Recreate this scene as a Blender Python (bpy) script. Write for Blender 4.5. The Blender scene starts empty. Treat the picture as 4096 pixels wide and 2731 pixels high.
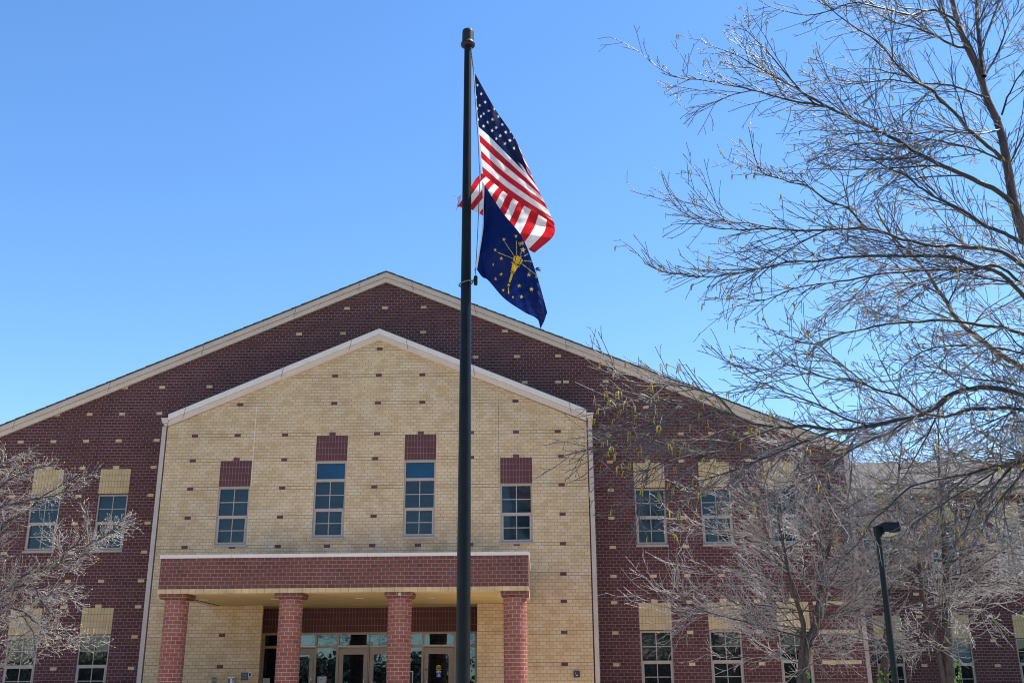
import bpy, math, random
import numpy as np
from mathutils import Vector, Matrix
# ------------------------------------------------------------------ camera, world, sun, exposure
SC = bpy.context.scene
COL = SC.collection
EYE = 1.6                                  # camera height above the lawn; all z below are relative to the eye
FPX = 4126.05                              # focal length in pixels of the 4096 px wide photograph
def _fit():
    p, y, r = math.radians(18.30470171), math.radians(-1.36250917), math.radians(-0.39992704)
    cy, sy, cp, sp, cr, sr = math.cos(y), math.sin(y), math.cos(p), math.sin(p), math.cos(r), math.sin(r)
    Ry = np.array([[cy, -sy, 0], [sy, cy, 0], [0, 0, 1]])
    M = np.array([[1, 0, 0], [0, 0, -1], [0, 1, 0]], float)
    P = np.array([[1, 0, 0], [0, cp, sp], [0, -sp, cp]])
    Q = np.array([[cr, -sr, 0], [sr, cr, 0], [0, 0, 1]])
    return Q @ P @ M @ Ry
RR = _fit()
cam_d = bpy.data.cameras.new('camera')
cam = bpy.data.objects.new('camera', cam_d); COL.objects.link(cam)
cam_d.sensor_width = 36.0; cam_d.lens = FPX / 4096 * 36.0
cam_d.clip_start = 0.1; cam_d.clip_end = 5000
cam.matrix_world = Matrix(((RR[0][0], -RR[1][0], -RR[2][0], 0), (RR[0][1], -RR[1][1], -RR[2][1], 0),
                           (RR[0][2], -RR[1][2], -RR[2][2], 0), (0, 0, 0, 1)))
SC.camera = cam

SUN_EL, SUN_AZ = math.radians(58), math.radians(18)      # azimuth measured from +X (right) towards +Y (behind the school)
sdir = Vector((math.cos(SUN_EL) * math.cos(SUN_AZ), math.cos(SUN_EL) * math.sin(SUN_AZ), math.sin(SUN_EL)))
sun_d = bpy.data.lights.new('sun', 'SUN'); sun_d.energy = 5.0; sun_d.angle = math.radians(0.55)
sun_d.color = (1.0, 0.95, 0.87)
sun = bpy.data.objects.new('sun', sun_d); COL.objects.link(sun)
sun.rotation_euler = sdir.to_track_quat('Z', 'Y').to_euler()
world = bpy.data.worlds.new('World'); SC.world = world; world.use_nodes = True
wn = world.node_tree; wn.nodes.clear()
sky = wn.nodes.new('ShaderNodeTexSky'); sky.sky_type = 'NISHITA'; sky.sun_disc = False
sky.sun_elevation = SUN_EL; sky.sun_rotation = math.radians(90) - SUN_AZ
sky.air_density = 1.0; sky.dust_density = 0.15; sky.ozone_density = 3.5; sky.altitude = 0
bg = wn.nodes.new('ShaderNodeBackground'); bg.inputs['Strength'].default_value = 0.138
wo = wn.nodes.new('ShaderNodeOutputWorld')
hs = wn.nodes.new('ShaderNodeHueSaturation'); hs.inputs['Hue'].default_value = 0.5025; hs.inputs['Saturation'].default_value = 1.18; hs.inputs['Value'].default_value = 1.0   # the deep polarised blue of this April sky
wn.links.new(sky.outputs[0], hs.inputs['Color']); wn.links.new(hs.outputs[0], bg.inputs[0]); wn.links.new(bg.outputs[0], wo.inputs[0])
SC.view_settings.view_transform = 'Standard'; SC.view_settings.look = 'None'
SC.view_settings.exposure = 0.9; SC.view_settings.gamma = 1.0
SC.render.engine = 'CYCLES'; SC.cycles.pixel_filter_type = 'BLACKMAN_HARRIS'; SC.cycles.filter_width = 1.05
SC.cycles.max_bounces = 8; SC.cycles.diffuse_bounces = 4; SC.cycles.glossy_bounces = 4

# ------------------------------------------------------------------ helpers
rnd = random.Random(11)
nrg = np.random.default_rng(5)
def at(x, y, Y):
    """point on the vertical plane at distance Y seen at photograph pixel x, y"""
    d = RR.T @ np.array([(x - 2048) / FPX, (y - 1365.5) / FPX, 1.0])
    return d * (Y / d[1])
def atz(x, y, Z):
    d = RR.T @ np.array([(x - 2048) / FPX, (y - 1365.5) / FPX, 1.0])
    return d * (Z / d[2])
D2S = 4096 / 2352
def crop(x0, y0, s): return lambda x, y: (x0 + x / s, y0 + y / s)

def tag(o, label=None, cat=None, group=None, kind=None):
    if label: o['label'] = label
    if cat: o['category'] = cat
    if group: o['group'] = group
    if kind: o['kind'] = kind
    return o
def thing(name, label, cat, loc=(0, 0, 0), group=None):
    o = bpy.data.objects.new(name, None); COL.objects.link(o); o.location = loc
    o.empty_display_size = 0.3
    return tag(o, label, cat, group)
class MB:
    """collects faces with metre UVs and material slots, builds one mesh object"""
    def __init__(s): s.v = []; s.f = []; s.uv = []; s.m = []; s.mats = []; s.sm = []
    def slot(s, mat):
        if mat not in s.mats: s.mats.append(mat)
        return s.mats.index(mat)
    def face(s, pts, mat, uv=None, smooth=False):
        i = len(s.v); s.v += [tuple(map(float, p)) for p in pts]; s.f.append(tuple(range(i, i + len(pts))))
        if uv is None:
            a, b, c = (Vector(pts[k]) for k in (0, 1, 2)); n = (b - a).cross(c - a)
            ax = max(range(3), key=lambda k: abs(n[k]))
            uv = [((p[1], p[2]) if ax == 0 else (p[0], p[2]) if ax == 1 else (p[0], p[1])) for p in pts]
        s.uv += [tuple(map(float, q)) for q in uv]; s.m.append(s.slot(mat)); s.sm.append(smooth)
    def box(s, x0, x1, y0, y1, z0, z1, mat, skip=''):
        if 'f' not in skip: s.face([(x0, y0, z0), (x1, y0, z0), (x1, y0, z1), (x0, y0, z1)], mat)
        if 'b' not in skip: s.face([(x1, y1, z0), (x0, y1, z0), (x0, y1, z1), (x1, y1, z1)], mat)
        if 'l' not in skip: s.face([(x0, y1, z0), (x0, y0, z0), (x0, y0, z1), (x0, y1, z1)], mat)
        if 'r' not in skip: s.face([(x1, y0, z0), (x1, y1, z0), (x1, y1, z1), (x1, y0, z1)], mat)
        if 't' not in skip: s.face([(x0, y0, z1), (x1, y0, z1), (x1, y1, z1), (x0, y1, z1)], mat)
        if 'd' not in skip: s.face([(x0, y1, z0), (x1, y1, z0), (x1, y0, z0), (x0, y0, z0)], mat)
    def prism(s, poly, y0, y1, mat):
        """poly in (x, z) counter-clockwise seen from the camera, extruded from y0 to y1"""
        n = len(poly)
        s.face([(x, y0, z) for x, z in poly], mat)
        s.face([(x, y1, z) for x, z in reversed(poly)], mat)
        for i in range(n):
            (a, b), (c, d) = poly[i], poly[(i + 1) % n]
            s.face([(c, y0, d), (a, y0, b), (a, y1, b), (c, y1, d)], mat)
    def lathe(s, cx, cy, prof, mat, n=24, cap=True, arc=None):
        """prof: list of (radius, z) from the bottom up"""
        for k in range(len(prof) - 1):
            (r0, z0), (r1, z1) = prof[k], prof[k + 1]
            for i in range(n):
                a, b = 2 * math.pi * i / n, 2 * math.pi * (i + 1) / n
                R = max(r0, r1)
                s.face([(cx + r0 * math.cos(a), cy + r0 * math.sin(a), z0), (cx + r0 * math.cos(b), cy + r0 * math.sin(b), z0),
                        (cx + r1 * math.cos(b), cy + r1 * math.sin(b), z1), (cx + r1 * math.cos(a), cy + r1 * math.sin(a), z1)], mat,
                       uv=[(a * R, z0), (b * R, z0), (b * R, z1), (a * R, z1)], smooth=True)
        if cap:
            r, z = prof[-1]
            s.face([(cx + r * math.cos(2 * math.pi * i / n), cy + r * math.sin(2 * math.pi * i / n), z) for i in range(n)], mat)
            r, z = prof[0]
            s.face([(cx + r * math.cos(-2 * math.pi * i / n), cy + r * math.sin(-2 * math.pi * i / n), z) for i in range(n)], mat)
    def tube(s, pts, rad, mat, k=8):
        pts = [Vector(p) for p in pts]; rings = []
        rad = rad if isinstance(rad, (list, tuple)) else [rad] * len(pts)
        for i, p in enumerate(pts):
            t = (pts[min(i + 1, len(pts) - 1)] - pts[max(i - 1, 0)]).normalized()
            u = t.cross(Vector((0.12, 0.9, 0.4))).normalized(); w = t.cross(u)
            rings.append([p + (u * math.cos(2 * math.pi * j / k) + w * math.sin(2 * math.pi * j / k)) * rad[i] for j in range(k)])
        for i in range(len(pts) - 1):
            for j in range(k):
                s.face([rings[i][j], rings[i][(j + 1) % k], rings[i + 1][(j + 1) % k], rings[i + 1][j]], mat, smooth=True)
        s.face(list(reversed(rings[0])), mat); s.face(rings[-1], mat)
    def build(s, name, parent=None, weld=False):
        base = parent.get('_w', None) if parent else None
        off = world_of(parent) if parent else Vector((0, 0, 0))
        me = bpy.data.meshes.new(name)
        me.from_pydata([(v[0] - off.x, v[1] - off.y, v[2] - off.z) for v in s.v], [], s.f)
        for m in s.mats: me.materials.append(m)
        me.polygons.foreach_set('material_index', s.m)
        me.polygons.foreach_set('use_smooth', s.sm)
        ul = me.uv_layers.new(name='UVMap'); ul.data.foreach_set('uv', [c for q in s.uv for c in q])
        if weld:
            import bmesh
            bm = bmesh.new(); bm.from_mesh(me); bmesh.ops.remove_doubles(bm, verts=bm.verts, dist=1e-4); bm.to_mesh(me); bm.free()
        me.update()
        o = bpy.data.objects.new(name, me); COL.objects.link(o)
        if parent: o.parent = parent
        return o
def world_of(o):
    v = Vector(o.location)
    while o.parent: o = o.parent; v += Vector(o.location)
    return v
def np_mesh(name, verts, faces, mat, parent=None, smooth=True):
    off = np.array(world_of(parent)) if parent else np.zeros(3)
    me = bpy.data.meshes.new(name); verts = np.asarray(verts, float) - off; faces = np.asarray(faces, np.int32)
    me.vertices.add(len(verts)); me.vertices.foreach_set('co', verts.ravel())
    k = faces.shape[1]
    me.loops.add(faces.size); me.loops.foreach_set('vertex_index', faces.ravel())
    me.polygons.add(len(faces)); me.polygons.foreach_set('loop_start', np.arange(0, faces.size, k, dtype=np.int32))
    me.polygons.foreach_set('loop_total', np.full(len(faces), k, np.int32))
    me.polygons.foreach_set('use_smooth', np.full(len(faces), smooth))
    me.materials.append(mat); me.update(calc_edges=True); me.validate()
    o = bpy.data.objects.new(name, me); COL.objects.link(o)
    if parent: o.parent = parent
    return o

# ------------------------------------------------------------------ materials
def mat_new(name):
    m = bpy.data.materials.new(name); m.use_nodes = True; nt = m.node_tree; nt.nodes.clear()
    out = nt.nodes.new('ShaderNodeOutputMaterial'); bs = nt.nodes.new('ShaderNodeBsdfPrincipled')
    nt.links.new(bs.outputs[0], out.inputs[0]); return m, nt, bs
def N(nt, t, **k):
    n = nt.nodes.new(t)
    for a, b in k.items(): setattr(n, a, b)
    return n
def mixc(nt, fac, a, b, mode='MIX'):
    n = nt.nodes.new('ShaderNodeMix'); n.data_type = 'RGBA'; n.blend_type = mode
    for inp, val in ((n.inputs[0], fac), (n.inputs[6], a), (n.inputs[7], b)):
        if isinstance(val, (int, float)): inp.default_value = val
        elif isinstance(val, tuple): inp.default_value = (*val, 1) if len(val) == 3 else val
        else: nt.links.new(val, inp)
    return n.outputs[2]
def ramp(nt, src, stops):
    r = nt.nodes.new('ShaderNodeValToRGB'); cr = r.color_ramp
    while len(cr.elements) < len(stops): cr.elements.new(0.5)
    for e, (p, c) in zip(cr.elements, stops): e.position = p; e.color = (*c, 1) if len(c) == 3 else c
    nt.links.new(src, r.inputs[0]); return r.outputs[0]
def plain(name, col, rough=0.6, metal=0.0, var=0.12, scale=6.0, spec=0.5, bump=0.0):
    m, nt, b = mat_new(name)
    tc = N(nt, 'ShaderNodeTexCoord'); no = N(nt, 'ShaderNodeTexNoise'); no.inputs['Scale'].default_value = scale; no.inputs['Detail'].default_value = 6
    nt.links.new(tc.outputs['Object'], no.inputs['Vector'])
    lo = tuple(c * (1 - var) for c in col); hi = tuple(min(1, c * (1 + var)) for c in col)
    nt.links.new(ramp(nt, no.outputs[0], [(0.3, lo), (0.7, hi)]), b.inputs['Base Color'])
    b.inputs['Roughness'].default_value = rough; b.inputs['Metallic'].default_value = metal; b.inputs['Specular IOR Level'].default_value = spec
    if bump:
        bp = N(nt, 'ShaderNodeBump'); bp.inputs['Strength'].default_value = bump; bp.inputs['Distance'].default_value = 0.02
        nt.links.new(no.outputs[0], bp.inputs['Height']); nt.links.new(bp.outputs[0], b.inputs['Normal'])
    return m
def brick(name, c1, c2, c3, mortar, bw=0.2032, rh=0.1016, ms=0.006, off=0.5, u0=0.0, v0=0.0, stain=None, bump=0.35):
    m, nt, b = mat_new(name)
    uv = N(nt, 'ShaderNodeUVMap', uv_map='UVMap'); mp = N(nt, 'ShaderNodeMapping'); mp.inputs['Location'].default_value = (u0, v0, 0)
    nt.links.new(uv.outputs[0], mp.inputs[0])
    def br(a, bcol, mcol, bias=0.0):
        k = N(nt, 'ShaderNodeTexBrick'); k.offset = off; k.squash = 1.0
        k.inputs['Color1'].default_value = (*a, 1); k.inputs['Color2'].default_value = (*bcol, 1); k.inputs['Mortar'].default_value = (*mcol, 1)
        k.inputs['Scale'].default_value = 1.0; k.inputs['Mortar Size'].default_value = ms; k.inputs['Mortar Smooth'].default_value = 0.25
        k.inputs['Bias'].default_value = bias; k.inputs['Brick Width'].default_value = bw; k.inputs['Row Height'].default_value = rh
        nt.links.new(mp.outputs[0], k.inputs['Vector']); return k
    k = br(c1, c2, mortar)
    # a slow noise picks groups of bricks from a third firing colour, another one gives grain inside each brick
    n1 = N(nt, 'ShaderNodeTexNoise'); n1.inputs['Scale'].default_value = 2.3; n1.inputs['Detail'].default_value = 4; nt.links.new(uv.outputs[0], n1.inputs['Vector'])
    n2 = N(nt, 'ShaderNodeTexNoise'); n2.inputs['Scale'].default_value = 60; n2.inputs['Detail'].default_value = 3; nt.links.new(uv.outputs[0], n2.inputs['Vector'])
    k3 = br(c3, c1, mortar, 0.2)
    f = ramp(nt, n1.outputs[0], [(0.45, (0, 0, 0)), (0.62, (1, 1, 1))])
    c = mixc(nt, f, k.outputs['Color'], k3.outputs['Color'])
    g = ramp(nt, n2.outputs[0], [(0.25, (0.82, 0.82, 0.82)), (0.75, (1.14, 1.14, 1.14))])
    c = mixc(nt, 1.0, c, g, 'MULTIPLY')
    n3 = N(nt, 'ShaderNodeTexNoise'); n3.inputs['Scale'].default_value = 0.35; n3.inputs['Detail'].default_value = 5; nt.links.new(uv.outputs[0], n3.inputs['Vector'])
    c = mixc(nt, 1.0, c, ramp(nt, n3.outputs[0], [(0.3, (0.9, 0.9, 0.9)), (0.7, (1.08, 1.08, 1.08))]), 'MULTIPLY')
    if stain:
        c = stain(nt, uv, c)
    nt.links.new(c, b.inputs['Base Color']); b.inputs['Roughness'].default_value = 0.85; b.inputs['Specular IOR Level'].default_value = 0.25
    inv = N(nt, 'ShaderNodeMath', operation='SUBTRACT'); inv.inputs[0].default_value = 1.0; nt.links.new(k.outputs['Fac'], inv.inputs[1])
    bp = N(nt, 'ShaderNodeBump'); bp.inputs['Strength'].default_value = bump; bp.inputs['Distance'].default_value = 0.006
    nt.links.new(inv.outputs[0], bp.inputs['Height']); nt.links.new(bp.outputs[0], b.inputs['Normal'])
    return m
def cream_stain(nt, uv, c):
    # grey weathering that has settled on the courses just over the porch roof
    sx = N(nt, 'ShaderNodeSeparateXYZ'); nt.links.new(uv.outputs[0], sx.inputs[0])
    mr = N(nt, 'ShaderNodeMapRange'); mr.inputs['From Min'].default_value = 5.0; mr.inputs['From Max'].default_value = 3.6; nt.links.new(sx.outputs[1], mr.inputs[0])
    a = N(nt, 'ShaderNodeMapRange'); a.inputs['From Min'].default_value = -9.6; a.inputs['From Max'].default_value = -8.2; nt.links.new(sx.outputs[0], a.inputs[0])
    b2 = N(nt, 'ShaderNodeMapRange'); b2.inputs['From Min'].default_value = -0.3; b2.inputs['From Max'].default_value = -1.8; nt.links.new(sx.outputs[0], b2.inputs[0])
    lo = N(nt, 'ShaderNodeMapRange'); lo.inputs['From Min'].default_value = 2.7; lo.inputs['From Max'].default_value = 3.3; nt.links.new(sx.outputs[1], lo.inputs[0])
    no = N(nt, 'ShaderNodeTexNoise'); no.inputs['Scale'].default_value = 1.7; no.inputs['Detail'].default_value = 7; nt.links.new(uv.outputs[0], no.inputs['Vector'])
    r = N(nt, 'ShaderNodeMapRange'); r.inputs['From Min'].default_value = 0.32; r.inputs['From Max'].default_value = 0.62; nt.links.new(no.outputs[0], r.inputs[0])
    f = None
    for o in (mr, a, b2, lo, r):
        if f is None: f = o.outputs[0]; continue
        mu = N(nt, 'ShaderNodeMath', operation='MULTIPLY'); nt.links.new(f, mu.inputs[0]); nt.links.new(o.outputs[0], mu.inputs[1]); f = mu.outputs[0]
    mu = N(nt, 'ShaderNodeMath', operation='MULTIPLY'); nt.links.new(f, mu.inputs[0]); mu.inputs[1].default_value = 0.75; f = mu.outputs[0]
    return mixc(nt, f, c, mixc(nt, 1.0, c, (0.50, 0.54, 0.60), 'MULTIPLY'))
RED1, RED2, RED3 = (0.108, 0.035, 0.031), (0.068, 0.025, 0.025), (0.088, 0.043, 0.046)
MREDM = (0.27, 0.165, 0.155)
M_RED = brick('red_brick', RED1, RED2, RED3, MREDM, bw=0.208, rh=0.1035, ms=0.0068, v0=0.03)
M_REDC = brick('porch_brick', (0.160, 0.056, 0.046), (0.112, 0.044, 0.041), (0.126, 0.068, 0.070), (0.36, 0.21, 0.15), v0=-2.42 % 0.1016, ms=0.0055)
M_COLB = brick('column_brick', (0.275, 0.090, 0.066), (0.185, 0.062, 0.050), (0.215, 0.108, 0.094), (0.52, 0.34, 0.25), ms=0.0058, bw=0.2164)
M_REDS = brick('red_soldier_brick', (0.115, 0.038, 0.040), (0.098, 0.034, 0.038), (0.10, 0.045, 0.05), (0.26, 0.17, 0.15), bw=0.1016, rh=0.2055, off=0.0, ms=0.005)
M_CRM = brick('cream_brick', (0.59, 0.41, 0.235), (0.49, 0.325, 0.175), (0.60, 0.455, 0.315), (0.29, 0.20, 0.122), v0=-(10.481 + 0.0508) % 0.1016, ms=0.0065, stain=cream_stain)
M_CRMS = brick('tan_soldier_brick', (0.56, 0.385, 0.20), (0.48, 0.315, 0.16), (0.55, 0.40, 0.24), (0.20, 0.125, 0.06), bw=0.1016, rh=0.2055, off=0.0, ms=0.005)
M_TAN = plain('tan_accent_brick', (0.53, 0.365, 0.19), 0.85, var=0.22, scale=2.1)
M_DRK = plain('dark_accent_brick', (0.10, 0.034, 0.037), 0.85, var=0.35, scale=2.3)
M_GROOVE = plain('joint_and_shadow_line', (0.14, 0.09, 0.05), 0.9)  # joints and cracks, plus the painted shadow lines beside the accent courses
M_GROOVER = plain('raked_dark_joint', (0.035, 0.014, 0.016), 0.9)
M_CAULK = plain('pale_caulk', (0.72, 0.68, 0.6), 0.7)
M_TRIM = plain('stone_coloured_trim', (0.56, 0.44, 0.36), 0.55, var=0.06, scale=2.5)
M_TRIM2 = plain('darker_stone_trim', (0.54, 0.42, 0.345), 0.6, var=0.07, scale=2.0)  # slightly darker tone of the same trim
M_COPING = plain('white_coping', (0.64, 0.555, 0.50), 0.5, var=0.05, scale=3)
M_PIPE = plain('downspout_metal', (0.45, 0.355, 0.295), 0.5, var=0.08, scale=3)
M_PIPE2 = plain('pink_downspout_metal', (0.36, 0.26, 0.23), 0.5, var=0.08, scale=3)
M_FRAME = plain('window_frame_paint', (0.355, 0.275, 0.23), 0.5, var=0.06, scale=5)
M_STORE = plain('storefront_frame', (0.36, 0.27, 0.20), 0.5, var=0.08, scale=5)
M_DOOR = plain('door_paint', (0.33, 0.245, 0.20), 0.5, var=0.06, scale=5)
M_SOFFIT = plain('soffit_plaster', (0.50, 0.345, 0.14), 0.9, var=0.07, scale=1.5)
M_SHING = plain('grey_shingle', (0.085, 0.070, 0.062), 0.95, var=0.5, scale=9, bump=0.3)
M_SHINGD = plain('dark_shingle_edge', (0.04, 0.045, 0.05), 0.9, var=0.3, scale=9)
M_DARK = plain('dark_interior', (0.012, 0.012, 0.013), 0.9)
M_BLACK = plain('black_plastic', (0.012, 0.014, 0.016), 0.4)
M_WHITE = plain('white_plastic', (0.75, 0.75, 0.76), 0.4)
M_GREYP = plain('grey_plastic', (0.35, 0.34, 0.33), 0.45)
M_STEEL = plain('brushed_steel', (0.45, 0.44, 0.43), 0.3, metal=0.9)
M_CONC = plain('concrete', (0.52, 0.44, 0.34), 0.9, var=0.12, scale=1.2)
M_LAWN = plain('lawn_grass', (0.09, 0.12, 0.04), 0.95, var=0.4, scale=3)
M_ASPH = plain('asphalt', (0.05, 0.05, 0.05), 0.9, var=0.2, scale=3)
M_POLE = plain('dark_bronze_paint', (0.006, 0.008, 0.010), 0.40, metal=0.0, var=0.25, scale=5, spec=0.16)
M_LAMP = plain('lamp_paint', (0.004, 0.008, 0.011), 0.45, spec=0.2, var=0.15, scale=5)
M_ROPE = plain('rope', (0.05, 0.06, 0.08), 0.8, scale=40)
M_BEAD = plain('bead_rubber', (0.10, 0.11, 0.10), 0.45)
M_CATK = plain('catkin', (0.30, 0.235, 0.03), 0.7, var=0.35, scale=40)
M_LEAF = plain('ivy_leaf', (0.16, 0.30, 0.03), 0.5, var=0.4, scale=20)
def glass_mat(name, base, rough=0.04, ior=1.5, stripes=0.0, tint=None):
    m, nt, b = mat_new(name)
    tc = N(nt, 'ShaderNodeTexCoord'); no = N(nt, 'ShaderNodeTexNoise'); no.inputs['Scale'].default_value = 1.3; no.inputs['Detail'].default_value = 3
    nt.links.new(tc.outputs['Object'], no.inputs['Vector'])
    c = ramp(nt, no.outputs[0], [(0.3, tuple(x * 0.75 for x in base)), (0.7, tuple(x * 1.25 for x in base))])
    if stripes:
        uv = N(nt, 'ShaderNodeUVMap', uv_map='UVMap'); sx = N(nt, 'ShaderNodeSeparateXYZ'); nt.links.new(uv.outputs[0], sx.inputs[0])
        mu = N(nt, 'ShaderNodeMath', operation='MULTIPLY'); mu.inputs[1].default_value = 2 * math.pi / 0.036; nt.links.new(sx.outputs[1], mu.inputs[0])
        si = N(nt, 'ShaderNodeMath', operation='SINE'); nt.links.new(mu.outputs[0], si.inputs[0])
        r = ramp(nt, si.outputs[0], [(0.0, (1 - stripes,) * 3), (1.0, (1 + stripes,) * 3)])
        c = mixc(nt, 1.0, c, r, 'MULTIPLY')
    nt.links.new(c, b.inputs['Base Color'])
    b.inputs['Roughness'].default_value = rough; b.inputs['IOR'].default_value = ior
    if tint: b.inputs['Specular Tint'].default_value = (*tint, 1)
    n2 = N(nt, 'ShaderNodeTexNoise'); n2.inputs['Scale'].default_value = 1.6; nt.links.new(tc.outputs['Object'], n2.inputs['Vector'])
    bp = N(nt, 'ShaderNodeBump'); bp.inputs['Strength'].default_value = 0.05; bp.inputs['Distance'].default_value = 0.05
    nt.links.new(n2.outputs[0], bp.inputs['Height']); nt.links.new(bp.outputs[0], b.inputs['Normal'])
    return m
G_BLIND = glass_mat('blind_backed_glass', (0.015, 0.031, 0.041), 0.05, 1.42, 0.25)
G_BLUE = glass_mat('blue_spandrel_glass', (0.004, 0.040, 0.085), 0.05, 1.45)
G_DARKW = glass_mat('dark_room_glass', (0.008, 0.011, 0.013), 0.02, 1.55)
G_STORE = glass_mat('reflective_door_glass', (0.004, 0.006, 0.008), 0.01, 2.1, tint=(0.55, 0.80, 1.0))
G_PALE = glass_mat('pale_blind_glass', (0.055, 0.085, 0.105), 0.05, 1.5, 0.15)

def bark_mat(name, base, dark, light, scale, white_amt, rough=0.6, spec=0.5):
    m, nt, b = mat_new(name)
    tc = N(nt, 'ShaderNodeTexCoord'); mp = N(nt, 'ShaderNodeMapping'); mp.inputs['Scale'].default_value = (1, 1, 0.45)
    nt.links.new(tc.outputs['Object'], mp.inputs[0])
    no = N(nt, 'ShaderNodeTexNoise'); no.inputs['Scale'].default_value = scale; no.inputs['Detail'].default_value = 8; no.inputs['Roughness'].default_value = 0.65
    nt.links.new(mp.outputs[0], no.inputs['Vector'])
    c = ramp(nt, no.outputs[0], [(0.36, dark), (0.5, base), (0.5 + 0.25 * (1 - white_amt), base), (0.62 + 0.25 * (1 - white_amt), light)])
    nt.links.new(c, b.inputs['Base Color']); b.inputs['Roughness'].default_value = rough; b.inputs['Specular IOR Level'].default_value = spec
    bp = N(nt, 'ShaderNodeBump'); bp.inputs['Strength'].default_value = 0.7; bp.inputs['Distance'].default_value = 0.03
    nt.links.new(no.outputs[0], bp.inputs['Height']); nt.links.new(bp.outputs[0], b.inputs['Normal'])
    return m
B_BIG = bark_mat('birch_bark', (0.075, 0.042, 0.034), (0.022, 0.015, 0.014), (0.46, 0.38, 0.33), 7, 0.40)
B_SMALL = bark_mat('rough_birch_bark', (0.065, 0.042, 0.030), (0.018, 0.013, 0.011), (0.36, 0.25, 0.17), 16, 0.35)
B_LIMB = bark_mat('limb_bark', (0.020, 0.015, 0.014), (0.010, 0.008, 0.007), (0.085, 0.07, 0.062), 14, 0.35, 0.40, spec=0.45)
B_TWIG = bark_mat('twig_bark', (0.056, 0.044, 0.041), (0.028, 0.022, 0.021), (0.22, 0.195, 0.185), 25, 0.40, 0.36, spec=0.6)
B_TWIGP = bark_mat('pale_twig_bark', (0.275, 0.240, 0.225), (0.09, 0.072, 0.066), (0.54, 0.50, 0.475), 20, 0.5, 0.27, spec=0.9)
# ------------------------------------------------------------------ the school
YC, YR, YP, YW = 32.283, 33.6, 27.8, 39.2       # cream gable, red gable, porch front, far wing
FLOOR, GROUND = -1.07, -EYE
SCHOOL = thing('school_building', 'red brick school front with a large gable and a cream brick entrance gable before it', 'building', (-5.17, YR, GROUND))
def wall_sheet(mb, x0, x1, z0, ze, apex, holes, Y, mat, reveal=0.1, rmat=None):
    xs = sorted({x0, x1, *[h[0] for h in holes], *[h[1] for h in holes]}); zs = sorted({z0, ze, *[h[2] for h in holes], *[h[3] for h in holes]})
    for i in range(len(xs) - 1):
        for j in range(len(zs) - 1):
            cx, cz = (xs[i] + xs[i + 1]) / 2, (zs[j] + zs[j + 1]) / 2
            if any(h[0] < cx < h[1] and h[2] < cz < h[3] for h in holes): continue
            mb.face([(xs[i], Y, zs[j]), (xs[i + 1], Y, zs[j]), (xs[i + 1], Y, zs[j + 1]), (xs[i], Y, zs[j + 1])], mat)
    if apex: mb.face([(x0, Y, ze), (x1, Y, ze), (apex[0], Y, apex[1])], mat)
    for a, b, c, d in holes:
        r = rmat or mat
        mb.face([(a, Y, c), (a, Y, d), (a, Y + reveal, d), (a, Y + reveal, c)], r)
        mb.face([(b, Y, d), (b, Y, c), (b, Y + reveal, c), (b, Y + reveal, d)], r)
        mb.face([(a, Y, d), (b, Y, d), (b, Y + reveal, d), (a, Y + reveal, d)], r)
        mb.face([(b, Y, c), (a, Y, c), (a, Y + reveal, c), (b, Y + reveal, c)], r)
def accent(mb, pts, Y, mat, w=0.197, h=0.096):
    for X, Z in pts: mb.box(X - w / 2, X + w / 2, Y - 0.003, Y + 0.02, Z - h / 2, Z + h / 2, mat, skip='b')
def px_on(points, fn, Y):
    out = []
    for p in points:
        q = at(*fn(*p), Y); out.append((q[0], q[2]))
    return out
def snap(rows, eps=0.12):
    """courses are level: give all accent bricks of one course the same height"""
    rows = sorted(rows, key=lambda p: p[1]); groups = []
    for p in rows:
        if groups and p[1] - groups[-1][-1][1] < eps: groups[-1].append(p)
        else: groups.append([p])
    return [(x, sum(q[1] for q in g) / len(g)) for g in groups for x, _ in g]
dd = lambda x, y: (x * D2S, y * D2S)
c5f, c6f = crop(0, 1500, 1.274), crop(2200, 1500, 1.274)

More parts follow.
